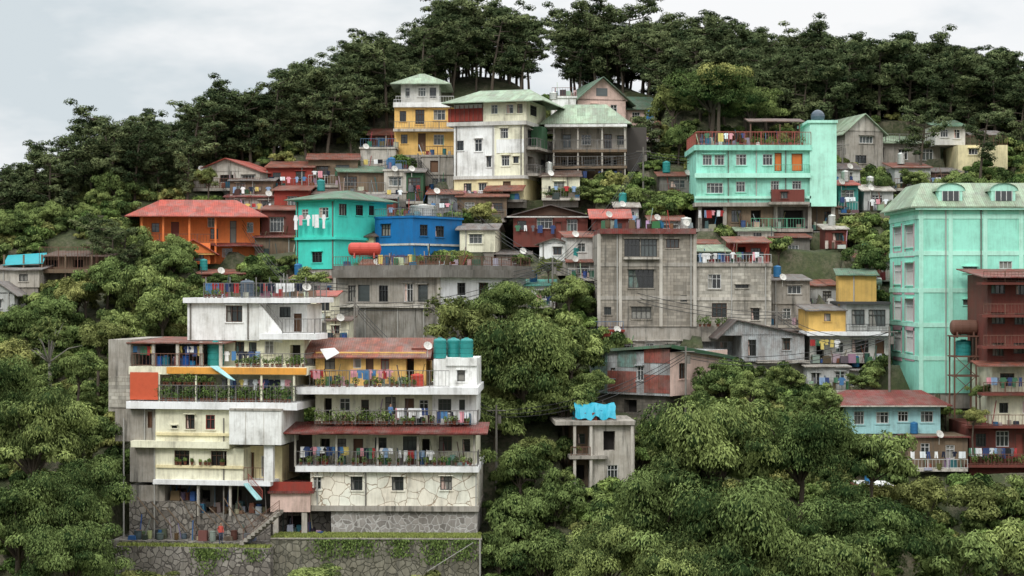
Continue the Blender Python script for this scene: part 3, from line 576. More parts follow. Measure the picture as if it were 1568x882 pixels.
# retaining walls
r=B('retaining_wall',414,828,143.2,-1,cut=False); r.found=None; r.blk('mosswall',414,737,826,905,0,2.6); r.pb('coping','cement',414,738,824,826,-.1,.25)
r.pipes([735],826,905)
u0,u1=r.u(655),r.u(725); r.slab('diagonal_pipe','pipe',[r.pt(u0,-.5,r.z(872)),r.pt(u1,-.5,r.z(828)),r.pt(u1,-.45,r.z(828)),r.pt(u0,-.45,r.z(872))],.06)
r2=B('stone_retaining_wall',168,862,143.6,-6,cut=False); r2.found=None; r2.blk('stone',176,414,838,905,0,3); 
r3=B('old_stone_wall',168,830,144.8,-6,cut=False); r3.found=None; r3.blk('stone',172,414,829,850,0,2)
# ================================================================== F concrete building
f=B('concrete_house_with_roof_deck',512,520,172,-33); f.found='stained'
LW=[(533,545,437,462,'k'),(548,566,436,462,'j'),(580,594,437,462,'k'),(618,632,434,462,'w'),(640,655,436,462,'j')]
RW=[(733,748,433,456,'b'),(700,713,433,452,'k'),(765,775,434,452,'k'),(785,793,436,456,'d')]
f.blk('cement',513,673,424,468,0,15,LW,rw=RW,matr='whiteclean'); f.blk('stained',513,673,468,524,.12,14.5)
f.pb('roof_slab','cementd',508,676,413,425,-.9,15.6); f.pb('parapet','cementd',510,674,406,413,-.7,15.3); f.pb('ledge','cementl',511,674,466,471,-.3,15)
for x in (513,672): u=f.u(x,-.02); f.box('pilaster','cementl',u-.18,u+.18,-.1,.0,f.z(524,5),f.z(425,5))
f.pipes([560,610,650],471,524,.12)
f.rail(510,674,392,406,-.6,'rustbar','v',vr=15); htank(f,527,567,371,391,1.,'tank_red'); clutter(f,575,680,406,1,9,30,3); plants(f,640,700,405,1,8)
clutter(f,520,700,408,5,12,24,33); laundry(f,580,640,390,3,7,2)
# E blue
e=B('blue_house',574,392,186,-38); e.blk('blue',574,632,334,392,0,8,[(584,598,343,361,'k')],rw=[(643,655,344,361,'k'),(667,680,346,363,'k')])
e.pb('parapet','blue',573,633,331,334.1,-.1,8.1); e.rail(574,632,319,331,0,'metal','v',vr=8); e.pb('base_band','palegrey',573,633,373,376,-.08,8.05); tank(e,618,650,312,331,3,'tank_steel'); clutter(e,595,640,331,2,5,8,3)
shack('cream_house',704,758,350,386,'cream','r_grey','u',6,1,-6,187)
# D turquoise
t=B('turquoise_house',452,412,184,-32); t.blk('turq',453,513,306,412,0,9,[(488,503,318,334,'w'),(478,493,386,402,'k'),(462,472,320,336,'w')],rw=[(519,531,312,330,'k'),(545,556,314,330,'k'),(565,573,315,330,'k')])
t.roof('h','r_dgreen',449,516,305,292,-.2,9.2,o=.7,rf=.3); t.pb('eave_trim','turq',450,515,304,308,-.5,9.4); t.pb('ledge','turq',451,514,363,367,-.3,9.2)
laundry(t,450,498,329,-.9,6,2,1.8,cols=[CL[0],CL[0],CL[9],CL[5]]); t.pipes([456,510],308,412)
shack('brown_roof_house',512,572,362,385,'creamy','r_brown','h',6,1,-20,187,rh=14)
# C orange
c=B('orange_house',205,402,186,8); c.blk('orange',214,398,331,376,1.6,9,[(232,244,342,356,'k'),(262,274,340,372,'d'),(318,329,333,348,'w'),(322,334,350,366,'b'),(352,362,338,372,'k'),(378,388,340,356,'w')])
c.blk('orange',240,396,376,404,1.2,9,[(255,268,380,396,'k'),(300,312,380,400,'d'),(340,356,380,394,'w')])
c.roof('h','r_red',202,400,331,306,-.2,9.5,o=.7,rf=.6); c.pb('balcony','redbrown',215,330,372,376,-.2,1.6); c.rail(216,330,358,372,-.1,'rustbar','v')
for x in (217,250,290,330): u=c.u(x); c.box('posts','orange',u-.1,u+.1,-.15,.05,c.z(402),c.z(332))
c.roof('v','r_red',222,262,384,366,-1.6,1.4,'orange',o=.4); c.roof('v','r_red',262,330,386,366,-1.2,1.4,'orange',o=.4)
c.blk('red',245,262,380,402,-.5,1.2,[(248,258,384,400,'o')],foot=False); c.blk('orange',290,322,372,404,-.6,1.2,[(298,312,380,400,'k')],foot=False); c.pb('gable_trim','yellow',262,330,388,390,-1.15,-1.05)
c.shed('r_dred',330,402,376,372,-.6,1.6)
# ================================================================== G grey block building
g=B('concrete_block_house',915,500,173,1); 
g.blk('block',916,1066,358,500,0,9,[(956,980,366,393,'k'),(981,1006,366,393,'k'),(1020,1040,366,380,'b'),(962,1001,413,441,'k'),(967,997,470,488,'k'),(1042,1052,452,462,'k'),(925,936,470,482,'k')])
g.pb('roof_slab','r_dred',919,1066,350,358,-.6,9.4); 
for x in (917,1064,950,1012): u=g.u(x); g.box('column','cementl',u-.16,u+.16,-.1,-.005,g.z(500),g.z(358))
for y in (405,456): g.pb('beam','cement',916,1066,y-3,y+3,-.07,.001)
g.pb('ledge','cementl',955,1010,394,397,-.5,0.); g.pipes([945,1058],358,500)
clutter(g,925,1060,349,1,7,26,3); dish(g,1050,342,1)
g.blk('blockl',1066,1181,408,500,.4,9,[(1084,1104,420,442,'w'),(1126,1146,436,441,'k'),(1090,1113,464,486,'b'),(1150,1163,472,490,'k')]); g.pb('parapet','cement',1064,1183,403,408,.2,9)
g.pb('beam','cementl',1066,1181,455,460,.3,.401); g.pipes([1120,1172],408,500,.4)
g.rail(1066,1181,389,403,.3,'whitebar','v'); g.blk('w_teal',1068,1118,384,403,4,8,foot=False); g.shed('r_green',1064,1120,385,375,2.5,8.5); g.blk('red',1118,1178,370,403,5,8,[(1130,1142,378,400,'o'),(1150,1165,380,392,'k')],foot=False); g.shed('r_rust',1114,1182,371,362,3.5,8.5); clutter(g,1070,1170,403,.8,3,34,5); laundry(g,1070,1110,388,.5,7,3); laundry(g,1120,1170,386,1.5,8,6)
tank(g,1043,1060,332,350,3,'tank_steel'); plants(g,1065,1120,500,-.4,8)
# ================================================================== H mint upper
h=B('mint_roof_deck_house',1065,352,192.5,0); h.found='cementd'
h.blk('mint2',1066,1240,228,312,0,10,[(1076,1090,237,253,'w'),(1094,1109,237,253,'w'),(1127,1143,236,253,'w'),(1168,1183,236,253,'w'),(1186,1197,234,262,'O'),(1212,1229,235,262,'O'),(1082,1107,280,296,'w'),(1127,1141,278,294,'w'),(1180,1193,277,293,'w'),(1213,1227,277,290,'w')])
h.pb('cornice','mint2',1063,1243,222,230,-.5,10.2); h.pb('ledge','mintl',1064,1242,265,272,-.6,.0); h.rail(1185,1240,252,265,-.5,'greenbar','v'); h.pb('ledge','mintl',1064,1242,300,304,-.3,0.); h.pb('ledge','cement',1064,1242,310,316,-.3,9); h.pipes([1115,1158,1203],230,310)
h.rail(1065,1242,202,222,-.4,'redbar','v',vl=9); h.rail(1067,1238,201,221,9.2,'redbar','v')
for x in (1150,1195,1225): u=h.u(x,3); h.box('deck_posts','rustbar',u-.06,u+.06,3.3,3.42,h.z(222),h.z(186))
h.shed('r_brown',1146,1232,186,182,3.2,6.5); clutter(h,1075,1230,222,1,8,44,3); plants(h,1140,1230,222,1,14); laundry(h,1080,1140,204,2,7,2)
h.blk('mintl',1240,1281,187,316,-.3,6.5); h.pb('cornice','mintl',1237,1283,184,188,-.5,6.7)
h.blk('wood',1112,1188,316,354,.6,6,[(1120,1135,322,340,'k'),(1150,1165,322,340,'o')]); h.blk('redbrown',1182,1232,290,310,-1.,0,[(1196,1206,294,304,'k')],foot=False); h.pb('ledge','cement',1178,1240,309,313,-1.1,0)
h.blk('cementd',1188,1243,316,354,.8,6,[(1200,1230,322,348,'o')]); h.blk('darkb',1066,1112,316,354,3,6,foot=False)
for x in (1072,1110,1188,1240,1276): u=h.u(x,0.3); h.box('column','cement',u-.2,u+.2,.3,.7,h.z(420),h.z(314))
h.rail(1150,1232,334,350,-.3,'greenbar','v'); h.pb('ledge','cement',1066,1245,350,355,-.4,6); clutter(h,1070,1230,350,0,.5,20,8); laundry(h,1070,1110,322,.2,6,8)
cs=h.pt(h.u(1257),2,h.z(176)); vs,fs=prism((cs[0],cs[1],cs[2]-.75),.78,1.5,20,[(0,.25),(.05,.45),(.15,.7),(.3,.92),(.5,1),(.7,.92),(.85,.7),(.95,.45),(1,.2)]); top('spherical_water_tank',vs,fs,['tank_dk'])
# ================================================================== I big mint
i_=B('mint_green_tower_block',1407,602,163,0); i_.found='cement'
FW=[(1475,1496,409,417,'k'),(1475,1496,459,467,'k'),(1530,1550,400,412,'w'),(1590,1610,408,420,'k')]
LWs=[]
for y in (345,403,458,505): 
    LWs+= [(1387,1399,y,y+34,'w'),(1369,1380,y+3,y+32,'w')]
i_.blk('mint',1407,1720,318,602,0,12.5,FW,lw=LWs)
for y in (328,384,441,494,545): i_.pb('floor_band','mintl',1406,1722,y,y+7,-.06,12.55)
for x in (1407,1452,1505,1560,1620): u=i_.u(x); i_.box('pilaster','mintl',u,u+.4,-.09,-.001,i_.z(602),i_.z(319))
uL=i_.u(1407)
for y in (345,403,458,505):
    for xa,xb in ((1387,1399),(1369,1380)):
        va,vb=sorted((i_.v(xa,uL),i_.v(xb,uL))); zz0=i_.z(y+36,uL,va); zz1=i_.z(y-3,uL,va)
        i_.box('rose_panels','rose',uL-.05,uL-.003,va-.35,va-.05,zz0-.2,zz1); i_.box('rose_panels','rose',uL-.05,uL-.003,vb+.05,vb+.35,zz0-.2,zz1); i_.box('rose_panels','rose',uL-.05,uL-.003,va-.35,vb+.35,zz0-.75,zz0-.22)
u0=i_.u(1407);u1=i_.u(1720);zt=i_.z(318);zr=i_.z(277)
i_.slab('roof','r_green',[i_.pt(u0-.9,-.7,zt+.1),i_.pt(u1,-.7,zt+.1),i_.pt(u1,3.2,zr),i_.pt(u0+1,3.2,zr)],.12); i_.slab('roof','r_green',[i_.pt(u0-.9,-.7,zt+.1),i_.pt(u0+1,3.2,zr),i_.pt(u0+1,10,zr),i_.pt(u0-.9,13,zt+.1)],.12)
i_.slab('roof','r_green',[i_.pt(u0+1,3.2,zr),i_.pt(u1,3.2,zr),i_.pt(u1,10,zr),i_.pt(u0+1,10,zr)],.12); i_.pb('eave','mintl',1402,1722,316,321,-.6,13)
i_.pipes([1448,1502],320,602)
for x in (1455,1536,1620):
    ux=i_.u(x,.3); w=1.1
    i_.box('dormers','mintl',ux-w,ux+w,.2,3,zt+.5,zt+1.7); 
    arc=[(ux+ (w+.25)*math.cos(q),zt+1.55+.75*math.sin(q)) for q in np.linspace(0,math.pi,9)]
    vs=[i_.pt(p,-.05,z) for p,z in arc]+[i_.pt(p,3.2,z) for p,z in arc]; i_.add('dormers','r_green',vs,[(k,k+1,k+10,k+9) for k in range(8)]); i_.add('dormers','mintl',[i_.pt(p,.15,z) for p,z in arc],[tuple(range(9))])
    i_.box('dormer_windows','glass',ux-w*.7,ux+w*.7,.12,.19,zt+.65,zt+1.55)
    for q in (-.7,-.23,.23,.7): i_.box('dormer_windows','frame',ux+w*q-.03,ux+w*q+.03,.08,.119,zt+.65,zt+1.55)
s=B('water_tank_stand',1460,602,158,0,cut=False); s.found=None
for x in (1462,1495):
    for vv in (0,1.8): u=s.u(x,0); s.box('legs','rustbar',u-.06,u+.06,vv,vv+.12,s.z(640),s.z(514))
for y in (545,575,514): s.pb('braces','rustbar',1459,1499,y,y+2,-.02,1.95)
for y0 in (545,575): 
    s.slab('braces','rustbar',[s.pt(s.u(1462),-.05,s.z(y0)),s.pt(s.u(1495),-.05,s.z(y0+30)),s.pt(s.u(1495),0,s.z(y0+30)),s.pt(s.u(1462),0,s.z(y0))],.08)
    s.slab('braces','rustbar',[s.pt(s.u(1462),-.07,s.z(y0+30)),s.pt(s.u(1495),-.07,s.z(y0)),s.pt(s.u(1495),-.01,s.z(y0)),s.pt(s.u(1462),-.01,s.z(y0+30))],.08)
htank(s,1458,1500,490,513,.2,'rustbar'); tank(s,1466,1490,520,545,.6,'tank_teal')
# ================================================================== J central top
j=B('white_and_cream_apartment_house',695,306,200,-16); 
j.blk('white',695,757,191,272,0,9,[(727,738,213,232,'w'),(700,710,215,230,'k'),(745,752,240,256,'k')],foot=False)
j.blk('creamy',695,802,272,306,0.05,9,[(710,722,280,294,'k'),(733,745,280,292,'w'),(770,782,278,300,'d')]); j.blk('cream',757,802,188,272,.04,9.5,[(766,778,196,212,'w'),(768,780,238,254,'w'),(786,794,240,250,'k')],rw=[(808,818,200,225,'k'),(826,836,205,225,'o'),(808,818,240,262,'o'),(828,838,245,262,'k')],matr='cement')
j.blk('cream',740,806,153,186,.5,9,[(752,762,160,174,'w'),(775,786,160,174,'w'),(792,800,160,174,'k')],rw=[(812,822,162,178,'k')],foot=False); j.blk('red',686,740,166,186,.6,8,foot=False); j.pb('white_louvres','frame',695,738,160,166,.7,8)
for x in range(690,740,7): u=j.u(x,.6); j.box('louvre_posts','w_red',u-.03,u+.03,.5,.6,j.z(186),j.z(161))
j.roof('h','r_green',686,826,156,138,-.3,9,o=.6,rf=.55); j.pb('floor_band','palegrey',684,806,186,192,-.3,9.6); j.pb('floor_band','palegrey',694,804,269,274,-.25,9.6); j.pipes([699,755,798],192,269)
j.pb('sign_panel','white',760,802,213,234,-.05,.03)
uR=j.u(802,0)
for y0,y1 in ((228,232),(268,272)):
    j.box('side_balcony','cement',uR,uR+1.3,1,9,j.z(y1,uR,4),j.z(y0,uR,4)); j.railp(j.pt(uR+1.25,1,j.z(y0,uR,4)),j.pt(uR+1.25,9,j.z(y0,uR,4)),1,'metal'); 
    j.railp(j.pt(uR,1,j.z(y0,uR,4)),j.pt(uR+1.25,1,j.z(y0,uR,4)),1,'metal')
j.box('green_screen','green',uR+.02,uR+1.28,3,5.5,j.z(228,uR,4),j.z(195,uR,4))
j.rail(690,770,293,306,-1.2,'rustbar','v'); j.pb('balcony','cementd',688,800,306,310,-1.3,.5); j.shed('r_rust',740,800,292,284,-1.3,.0)
clutter(j,700,790,306,-1,-.2,20,3); laundry(j,700,740,292,-1,5,4)
tank(j,840,852,140,152,9,'tank_steel')
# K yellow
k=B('yellow_house_with_tower',603,236,209,0); k.blk('yellow',604,695,163,200,0,9,[(612,622,170,186,'k'),(636,650,168,190,'b'),(664,682,168,184,'w')]); k.blk('yellow',604,695,200,237,.3,9,[(614,624,206,220,'k'),(640,652,204,232,'d'),(664,680,206,222,'w')])
k.pb('balcony','cementl',602,697,197,201,-.9,.0); k.rail(603,696,186,197,-.8,'metal','v'); k.pb('floor_band','white',602,697,157,164,-.5,9.2); k.rail(603,632,152,158,-.4,'whitebar','v')
k.blk('palegrey',614,672,128,157,1,8,[(620,628,134,150,'w'),(640,652,134,148,'w'),(658,668,134,150,'k')],foot=False); k.roof('h','r_green',611,678,129,113,1,8,o=1.,rf=.12); k.rail(606,695,147,158,-.3,'whitebar','v')
# L grey house green roof
l=B('grey_balcony_house',846,285,203,-3); l.found='cementd'
l.blk('cement',850,960,196,236,1.2,8,[(862,874,206,226,'k'),(890,905,206,222,'w'),(925,937,206,228,'b'),(945,955,208,222,'k')]); l.blk('wood',850,958,236,285,2,8,[(860,885,245,275,'o'),(895,912,244,262,'k'),(925,945,245,280,'o')])
l.roof('h','r_green',838,955,190,160,0,8,o=.9,rf=.55); l.pb('white_fascia','white',834,960,189,194,-.9,8.5)
for yb in (229,254): l.pb('balcony','wood',846,960,yb,yb+4,-.5,1.2); l.rail(846,960,yb-15,yb,-.45,'metal','v')
for x in (848,885,922,957): u=l.u(x,-.4); l.box('posts','cementl',u-.08,u+.08,-.42,-.26,l.z(285,u),l.z(192,u))
laundry(l,860,900,262,-.2,6,4); laundry(l,915,955,262,-.2,5,5); clutter(l,860,950,285,-.2,1.4,20,2)
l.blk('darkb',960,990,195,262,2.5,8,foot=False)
# M pink gable
m_=B('pink_gable_house',880,200,219,12); m_.blk('pink',884,958,152,200,0,9,[(915,927,132,146,'w'),(905,915,160,176,'w'),(935,945,160,176,'w')]); m_.roof('v','r_dgreen',882,962,153,118,0,11,'pink',o=.8)
m_.box('gable_window','glass2',m_.u(913,-.03),m_.u(930,-.03),-.05,-.005,m_.z(146),m_.z(134)); m_.blk('pink',958,1003,165,200,1,8,[(968,980,172,186,'w')]); m_.roof('u','r_dgreen',955,1005,165,148,1,8,'pink')
# N, O upper right
n=B('grey_house_with_green_roof',1294,258,208,14); n.blk('cement',1330,1440,218,262,0,7,autow(1330,1440,218,262,1,4,'wkk')); n.blk('cement',1294,1352,200,262,-1,6,autow(1294,1352,200,262,2,5,'wk')); n.roof('v','r_green',1294,1352,201,174,-1,8,'cementl',o=.5); n.shed('r_green',1352,1442,219,208,-.6,7.3); n.rail(1335,1440,205,218,-.6,'metal','v')
o_=B('yellow_hill_house',1440,276,206,0); o_.blk('creamy',1467,1543,222,276,0,7,autow(1467,1543,222,276,2,8,'wwk')); o_.blk('palegrey',1432,1478,192,222,2,7,[(1440,1452,198,210,'w'),(1460,1470,198,212,'w')],foot=False); o_.shed('r_dgreen',1428,1482,193,184,1.4,7.5); o_.rail(1478,1543,208,222,0,'rustbar','v'); o_.shed('r_grey',1484,1540,206,200,2,6)
# Q brown house
q=B('brown_wooden_house',782,378,190,0); q.blk('redbrown',786,900,330,378,0,8,[(792,806,338,352,'k'),(822,846,334,350,'w'),(868,884,336,356,'w'),(850,860,340,374,'d')]); q.roof('v','r_dark',780,905,330,313,0,8,'brown',o=.6); q.pb('fascia','palegrey',776,908,331,333,-.62,-.55); laundry(q,785,850,345,-.4,5,5)
shack('red_roof_house',908,962,332,352,'redbrown','r_red','u',6,1,0,186,rh=12)
shack('white_shack',826,872,372,400,'white','r_brown','v',5,1,-10,184,rh=8)
shack('grey_shack',868,914,362,402,'palegrey','r_rust','s',5,1,5,182)
# S patched corrugated house
s=B('patched_corrugated_house',903,607,165,-38); s.blk('w_corr',903,1026,538,604,0,10,[(935,942,564,580,'k'),(975,985,560,582,'w')],rw=[(1040,1052,556,580,'b'),(1088,1104,560,584,'b')],matr='pink')
s.blk('w_red',926,974,568,600,-.04,.0,foot=False,part='red_sheets'); s.blk('w_red',986,1025.5,574,602,-.04,.0,foot=False,part='red_sheets'); s.blk('w_teal',906,930,540,602,-.05,.0,foot=False,part='teal_sheets'); s.blk('w_teal',945,974,538,562,-.05,.0,foot=False,part='teal_sheets'); s.blk('w_red',986,1025.5,534,556,-.05,.0,foot=False,part='red_sheets')
u0,u1=s.u(901),s.u(1029); zf=s.z(527,u1); zb=s.z(546,u1,9)
s.slab('roof','r_dgreen',[s.pt(u0,-.5,s.z(536,u0)),s.pt(u1+.3,-.5,zf),s.pt(u1+.3,10.6,zb),s.pt(u0,10.6,zb-.1)],.25); s.slab('gutter','green',[s.pt(u1+.3,-.55,zf-.05),s.pt(u1+.42,-.55,zf-.05),s.pt(u1+.42,10.6,zb-.05),s.pt(u1+.3,10.6,zb-.05)],.3)
s.blk('blockd',915,1020,602,640,.5,9,[(955,975,612,632,'o')])
t=B('grey_corrugated_house',1105,608,168,2); t.blk('w_corr',1136,1232,512,553,0,8,[(1145,1158,520,545,'k'),(1198,1210,518,536,'b')]); t.roof('v','r_dark',1104,1234,512,489,0,8,'w_corr',o=.4,px=1128); t.blk('cementl',1105,1232,553,608,.4,8,[(1140,1150,570,585,'k'),(1180,1192,568,584,'b'),(1205,1215,566,600,'d')]); t.pb('canopy','r_lt',1160,1240,552,556,-1,.4)
shack('rust_roof_house',1045,1130,515,545,'w_corr','r_rust','u',7,1,0,174,rh=18)
# U small concrete w tarp
u_=B('unfinished_concrete_house',875,752,152.5,3); u_.blk('cementl',903,972,646,750,0,6,[(924,942,660,690,'o'),(930,946,712,736,'w')]); u_.blk('wood',876,903,652,744,1.6,6,[(884,896,664,680,'k'),(882,895,712,736,'o')])
u_.pb('roof_slab','cement',850,974,645,651,-.6,6.2)
for x in (880,905,968): uu=u_.u(x,-.4); u_.box('column','cementl',uu-.12,uu+.12,-.45,-.2,u_.z(752),u_.z(651))
u_.pb('ledge','cement',872,930,698,703,-.6,1.6); u_.rail(874,904,684,698,-.5,'rustbar','v')
uu0=u_.u(880,1);uu1=u_.u(942,1);zt=u_.z(617);zb=u_.z(641)
g_=np.random.default_rng(3); vs=[];fs=[]
for a_ in range(17):
    for b2 in range(8):
        f2=abs(b2-3.5)/3.5
        vs.append(u_.pt(uu0+(uu1-uu0)*a_/16+g_.uniform(-.05,.05),.1+b2*.45+.12*math.sin(a_*1.9)*f2,zt-f2**1.7*(zt-zb)*(.9+.1*math.sin(a_*1.3))-.22*abs(math.sin(a_*.4))+g_.uniform(-.05,.05)))
for a_ in range(16):
    for b2 in range(7): fs.append((a_*8+b2,a_*8+b2+1,a_*8+b2+9,a_*8+b2+8))
top('blue_tarpaulin',vs,fs,['tarp_blue']); clutter(u_,880,940,645,.5,3,18,1)
# V ochre
shack('ochre_house',1284,1342,420,468,'ochre','r_dgreen','s',6,1,-8,172,wins=[],rh=9)
v=B('ochre_and_grey_house',1240,556,169,0); v.blk('ochre',1238,1296,474,512,0,6,[(1262,1272,480,492,'k')]); v.shed('r_grey',1234,1298,475,466,-.5,6); v.blk('grey',1296,1362,466,508,-.4,7,[(1304,1324,474,498,'k'),(1330,1356,474,500,'k')]); v.blk('palegrey',1240,1362,514,556,.2,7,[(1250,1262,522,548,'o'),(1280,1292,524,540,'w'),(1304,1330,520,540,'k'),(1340,1354,520,552,'d')]); v.pb('ledge','whiteclean',1236,1364,508,514,-1.2,7); v.rail(1296,1362,496,508,-1.1,'framek','v'); v.pb('roof_slab','framek',1294,1364,462,466,-.9,7.2); clutter(v,1245,1355,556,-1,.1,26,2); laundry(v,1240,1285,520,-.8,6,1); htank(v,1322,1352,424,440,9,'tank_steel')
# W
w=B('light_blue_red_roof_house',1288,662,157,0); w.blk('ltblue',1296,1440,620,664,0,7,autow(1296,1440,620,664,1,12,'wwg',1.)); w.roof('h','r_dred',1290,1446,620,597,-.4,7.5,o=.6,rf=.75); w.pb('fascia','cementl',1284,1450,621,623,-1.05,-1.0)
# X right edge
x_=B('red_balcony_house',1482,730,154,0)
x_.blk('redbrown',1512,1640,420,560,1.2,8,autow(1512,1640,420,560,3,3,'wkb',1.)); x_.blk('cream',1520,1640,560,650,1.,8,autow(1520,1640,560,650,2,5,'wkb',1.)); x_.blk('redbrown',1484,1640,650,728,.8,8,[(1494,1510,664,684,'k'),(1525,1545,660,684,'w'),(1555,1568,664,700,'d')])
for y in (432,482,530,602,652,712): x_.pb('balcony','redbrown',1504 if y<640 else 1480,1640,y,y+4,-.6,1.2); x_.rail(1506 if y<640 else 1481,1640,y-17,y,-.55,'rustbar','v')
x_.shed('r_dred',1504,1640,424,412,-1,8); x_.shed('r_rust',1498,1640,560,552,-1.2,1.5); laundry(x_,1484,1560,686,-.2,12,2); plants(x_,1484,1565,712,-.3,9); clutter(x_,1490,1560,652,-.2,.6,8,4); laundry(x_,1510,1565,578,-.3,7,3)
# Left edge
y_=B('wooden_fence_house',40,418,181,0); y_.blk('wood',60,172,392,418,2,7,autow(60,172,392,418,1,3,'ko')); y_.shed('r_brown',64,175,392,384,1,7); y_.rail(60,178,378,412,-.3,'rustbar','v')
y_.pb('platform','wood',0,176,412,418,-.5,7); y_.slab('teal_tarpaulin','tarp_teal',[y_.pt(y_.u(4,-.4),-.4,y_.z(406)),y_.pt(y_.u(66,-.4),-.4,y_.z(403)),y_.pt(y_.u(68,2),3,y_.z(386)),y_.pt(y_.u(8,2),3,y_.z(390))],.04)
for x in (6,36,64,100,140,172): uu=y_.u(x,-.3); y_.box('posts','wood',uu-.08,uu+.08,-.3,-.14,y_.z(450),y_.z(390)); 
shack('grey_cottage',-30,22,448,488,'grey','r_grey','v',6,1,0,175,rh=18)
shack('cement_cottage',-20,60,412,440,'cementl','r_grey','s',6,1,0,179)
FL=[('red_roof_cottage',296,398,262,290,'cementl','r_red','v',6,1,-15,201,20),('wood_shack',352,418,275,300,'wood','r_grey','s',5,1,0,198,6),('red_shack',408,478,255,290,'red','r_rust','s',5,1,0,201,8),
('rusty_shack',472,548,243,285,'wood','r_rust','s',5,1,5,202,8),('cement_shack',345,420,300,326,'cement','r_dred','s',5,1,0,196,6),('red_house',420,472,290,332,'red','r_rust','s',5,1,0,195,6),
('cement_frame_house',552,606,228,264,'cementl','r_grey','f',5,1,0,206,8),('red_brown_shack',565,604,205,224,'redbrown','r_rust','s',4,1,0,212,8),('cement_house',588,622,262,326,'cementl','r_rust','f',6,2,0,199,8),
('green_shack',622,648,262,310,'green','r_grey','s',5,1,0,199,5),('cement_cabin',646,694,240,292,'cement','r_rust','f',5,2,0,204,8),('rusty_cabin',700,776,300,338,'wood','r_rust','s',6,1,0,195,8),('small_tin_house',655,705,296,330,'w_corr','r_rust','s',5,1,0,196,6),
('hill_hut',520,590,262,296,'wood','r_dgreen','s',5,1,10,199,8),('tin_cabin',400,455,320,372,'redbrown','r_rust','s',5,1,0,190,6),('low_tin_house',390,452,362,392,'wood','r_dred','s',5,1,0,188,6),
('turquoise_roof_hut',806,850,436,470,'white','r_teal','s',4,1,0,177,8),('teal_shack',1284,1314,282,326,'teal','r_red','s',4,1,0,195,6),('hut',1240,1286,316,352,'wood','r_rust','s',4,1,0,194,5),
('post_house',1182,1240,362,410,'cementd','r_rust','s',5,1,0,188,6),('cement_hut',1180,1240,428,500,'cement','r_grey','s',6,2,0,176,8),('tin_hut',1206,1284,436,482,'grey','r_rust','s',5,1,0,180,8),
('red_hut',905,955,508,542,'red','r_rust','f',5,1,0,172,8),('tin_roof_house',945,1042,520,545,'cementl','r_lt','s',6,1,0,173,8),('hut',1320,1372,745,800,'white','r_rust','s',5,1,0,148,8),
('hut',1390,1482,668,720,'wood','r_dred','s',5,1,0,154,6),('grey_hut',1236,1300,560,600,'grey','r_lt','s',5,1,0,166,6),('hut',1300,1362,566,600,'palegrey','r_grey','s',5,1,0,167,6),
('white_hut',476,512,452,492,'cream','r_red','s',5,1,0,162,7),('cream_hut',500,534,490,522,'cream','r_brown','s',5,1,0,160,6),('tin_hut',1185,1240,505,560,'wood','r_grey','s',5,1,0,173,6),
('hut',870,915,400,428,'cement','r_rust','s',4,1,0,180,6),('hut',760,812,388,420,'cementl','r_grey','s',5,1,0,187,6),('hut',1010,1066,268,298,'cementd','r_rust','s',4,1,0,200,5),('hut',1370,1425,255,290,'grey','r_rust','s',5,1,0,201,6),('hut',300,372,418,440,'redbrown','r_rust','s',5,1,0,181,6),
('hut',1130,1185,352,372,'cementl','r_green','s',4,1,0,189,5),('hut',985,1010,190,215,'wood','r_rust','s',4,1,0,214,5),('hut',845,882,150,182,'white','r_grey','f',5,1,0,213,5),('hut',445,512,425,452,'cement','r_rust','s',5,1,0,179,6),
('hut',640,700,205,232,'cement','r_rust','s',4,1,0,211,5),('hut',1420,1470,262,284,'wood','r_grey','s',4,1,0,203,5),('hut',480,552,296,326,'wood','r_brown','s',5,1,0,196,7),('hut',700,770,395,425,'cement','r_rust','s',4,1,0,188,6)]
def blocked(x,y,mg=.5,fr=2.2): return any(bb.cut and bb.inside(x,y,mg,fr) for bb in ALL if bb.fp[0]<bb.fp[1])
def mk(nm,x0,x1,yt,yb,wl,rf,rt,dp,st,yw,dd,rh):
    nm={'hut':'wooden_hut' if wl=='wood' else 'hillside_hut'}.get(nm,nm)
    bb=shack(nm,x0,x1,yt,yb,wl,rf,rt,dp,st,yw,dd,None,rh,balc=random.choice([None,'rustbar','metal','whitebar']))
    if random.random()<.6: laundry(bb,x0+4,x1-4,yt+ (yb-yt)*.45,-1.2,max(3,int((x1-x0)/12)),int(x0),.8)
    clutter(bb,x0,x1,yb,-1.,-.1,8,int(x0))
    if rt=='f': clutter(bb,x0,x1,yt-3,1,4,8,int(x0))
    if random.random()<.3: tank(bb,x0+5,x0+17,yt-22,yt-4,2,random.choice(['tank_blue','tank_steel','tank_teal']))
for q in FL: mk(*q)
rs=random.Random(21); na=0
for _ in range(1400):
    px=rs.uniform(395,1345); py=rs.uniform(250,450); d=d_of(px,py)
    if 840<px<1065 and py<345: continue
    if px>1265 and py>330 and py<400: continue
    wpx=rs.uniform(32,62); w2=wpx/F*d; x=(px-CX)/F*d; dp=rs.uniform(3.2,4.5)
    if any(blocked(x+w2*a_,d+dp*b2,.2,.8) for a_ in (0,.33,.66,1) for b2 in (0,.5,1)): continue
    hp=rs.uniform(26,40); mk('hut',px,px+wpx,py-hp,py,rs.choice(['wood','cement','cementl','redbrown','grey','w_corr','cream','w_red','palegrey']),rs.choice(['r_rust','r_rust','r_grey','r_brown','r_dred','r_dark','r_lt']),'s',dp,1,0,d,rs.uniform(5,9)); na+=1
    if na>44: break
print('auto huts',na)
for bb in ALL: bb.finish()
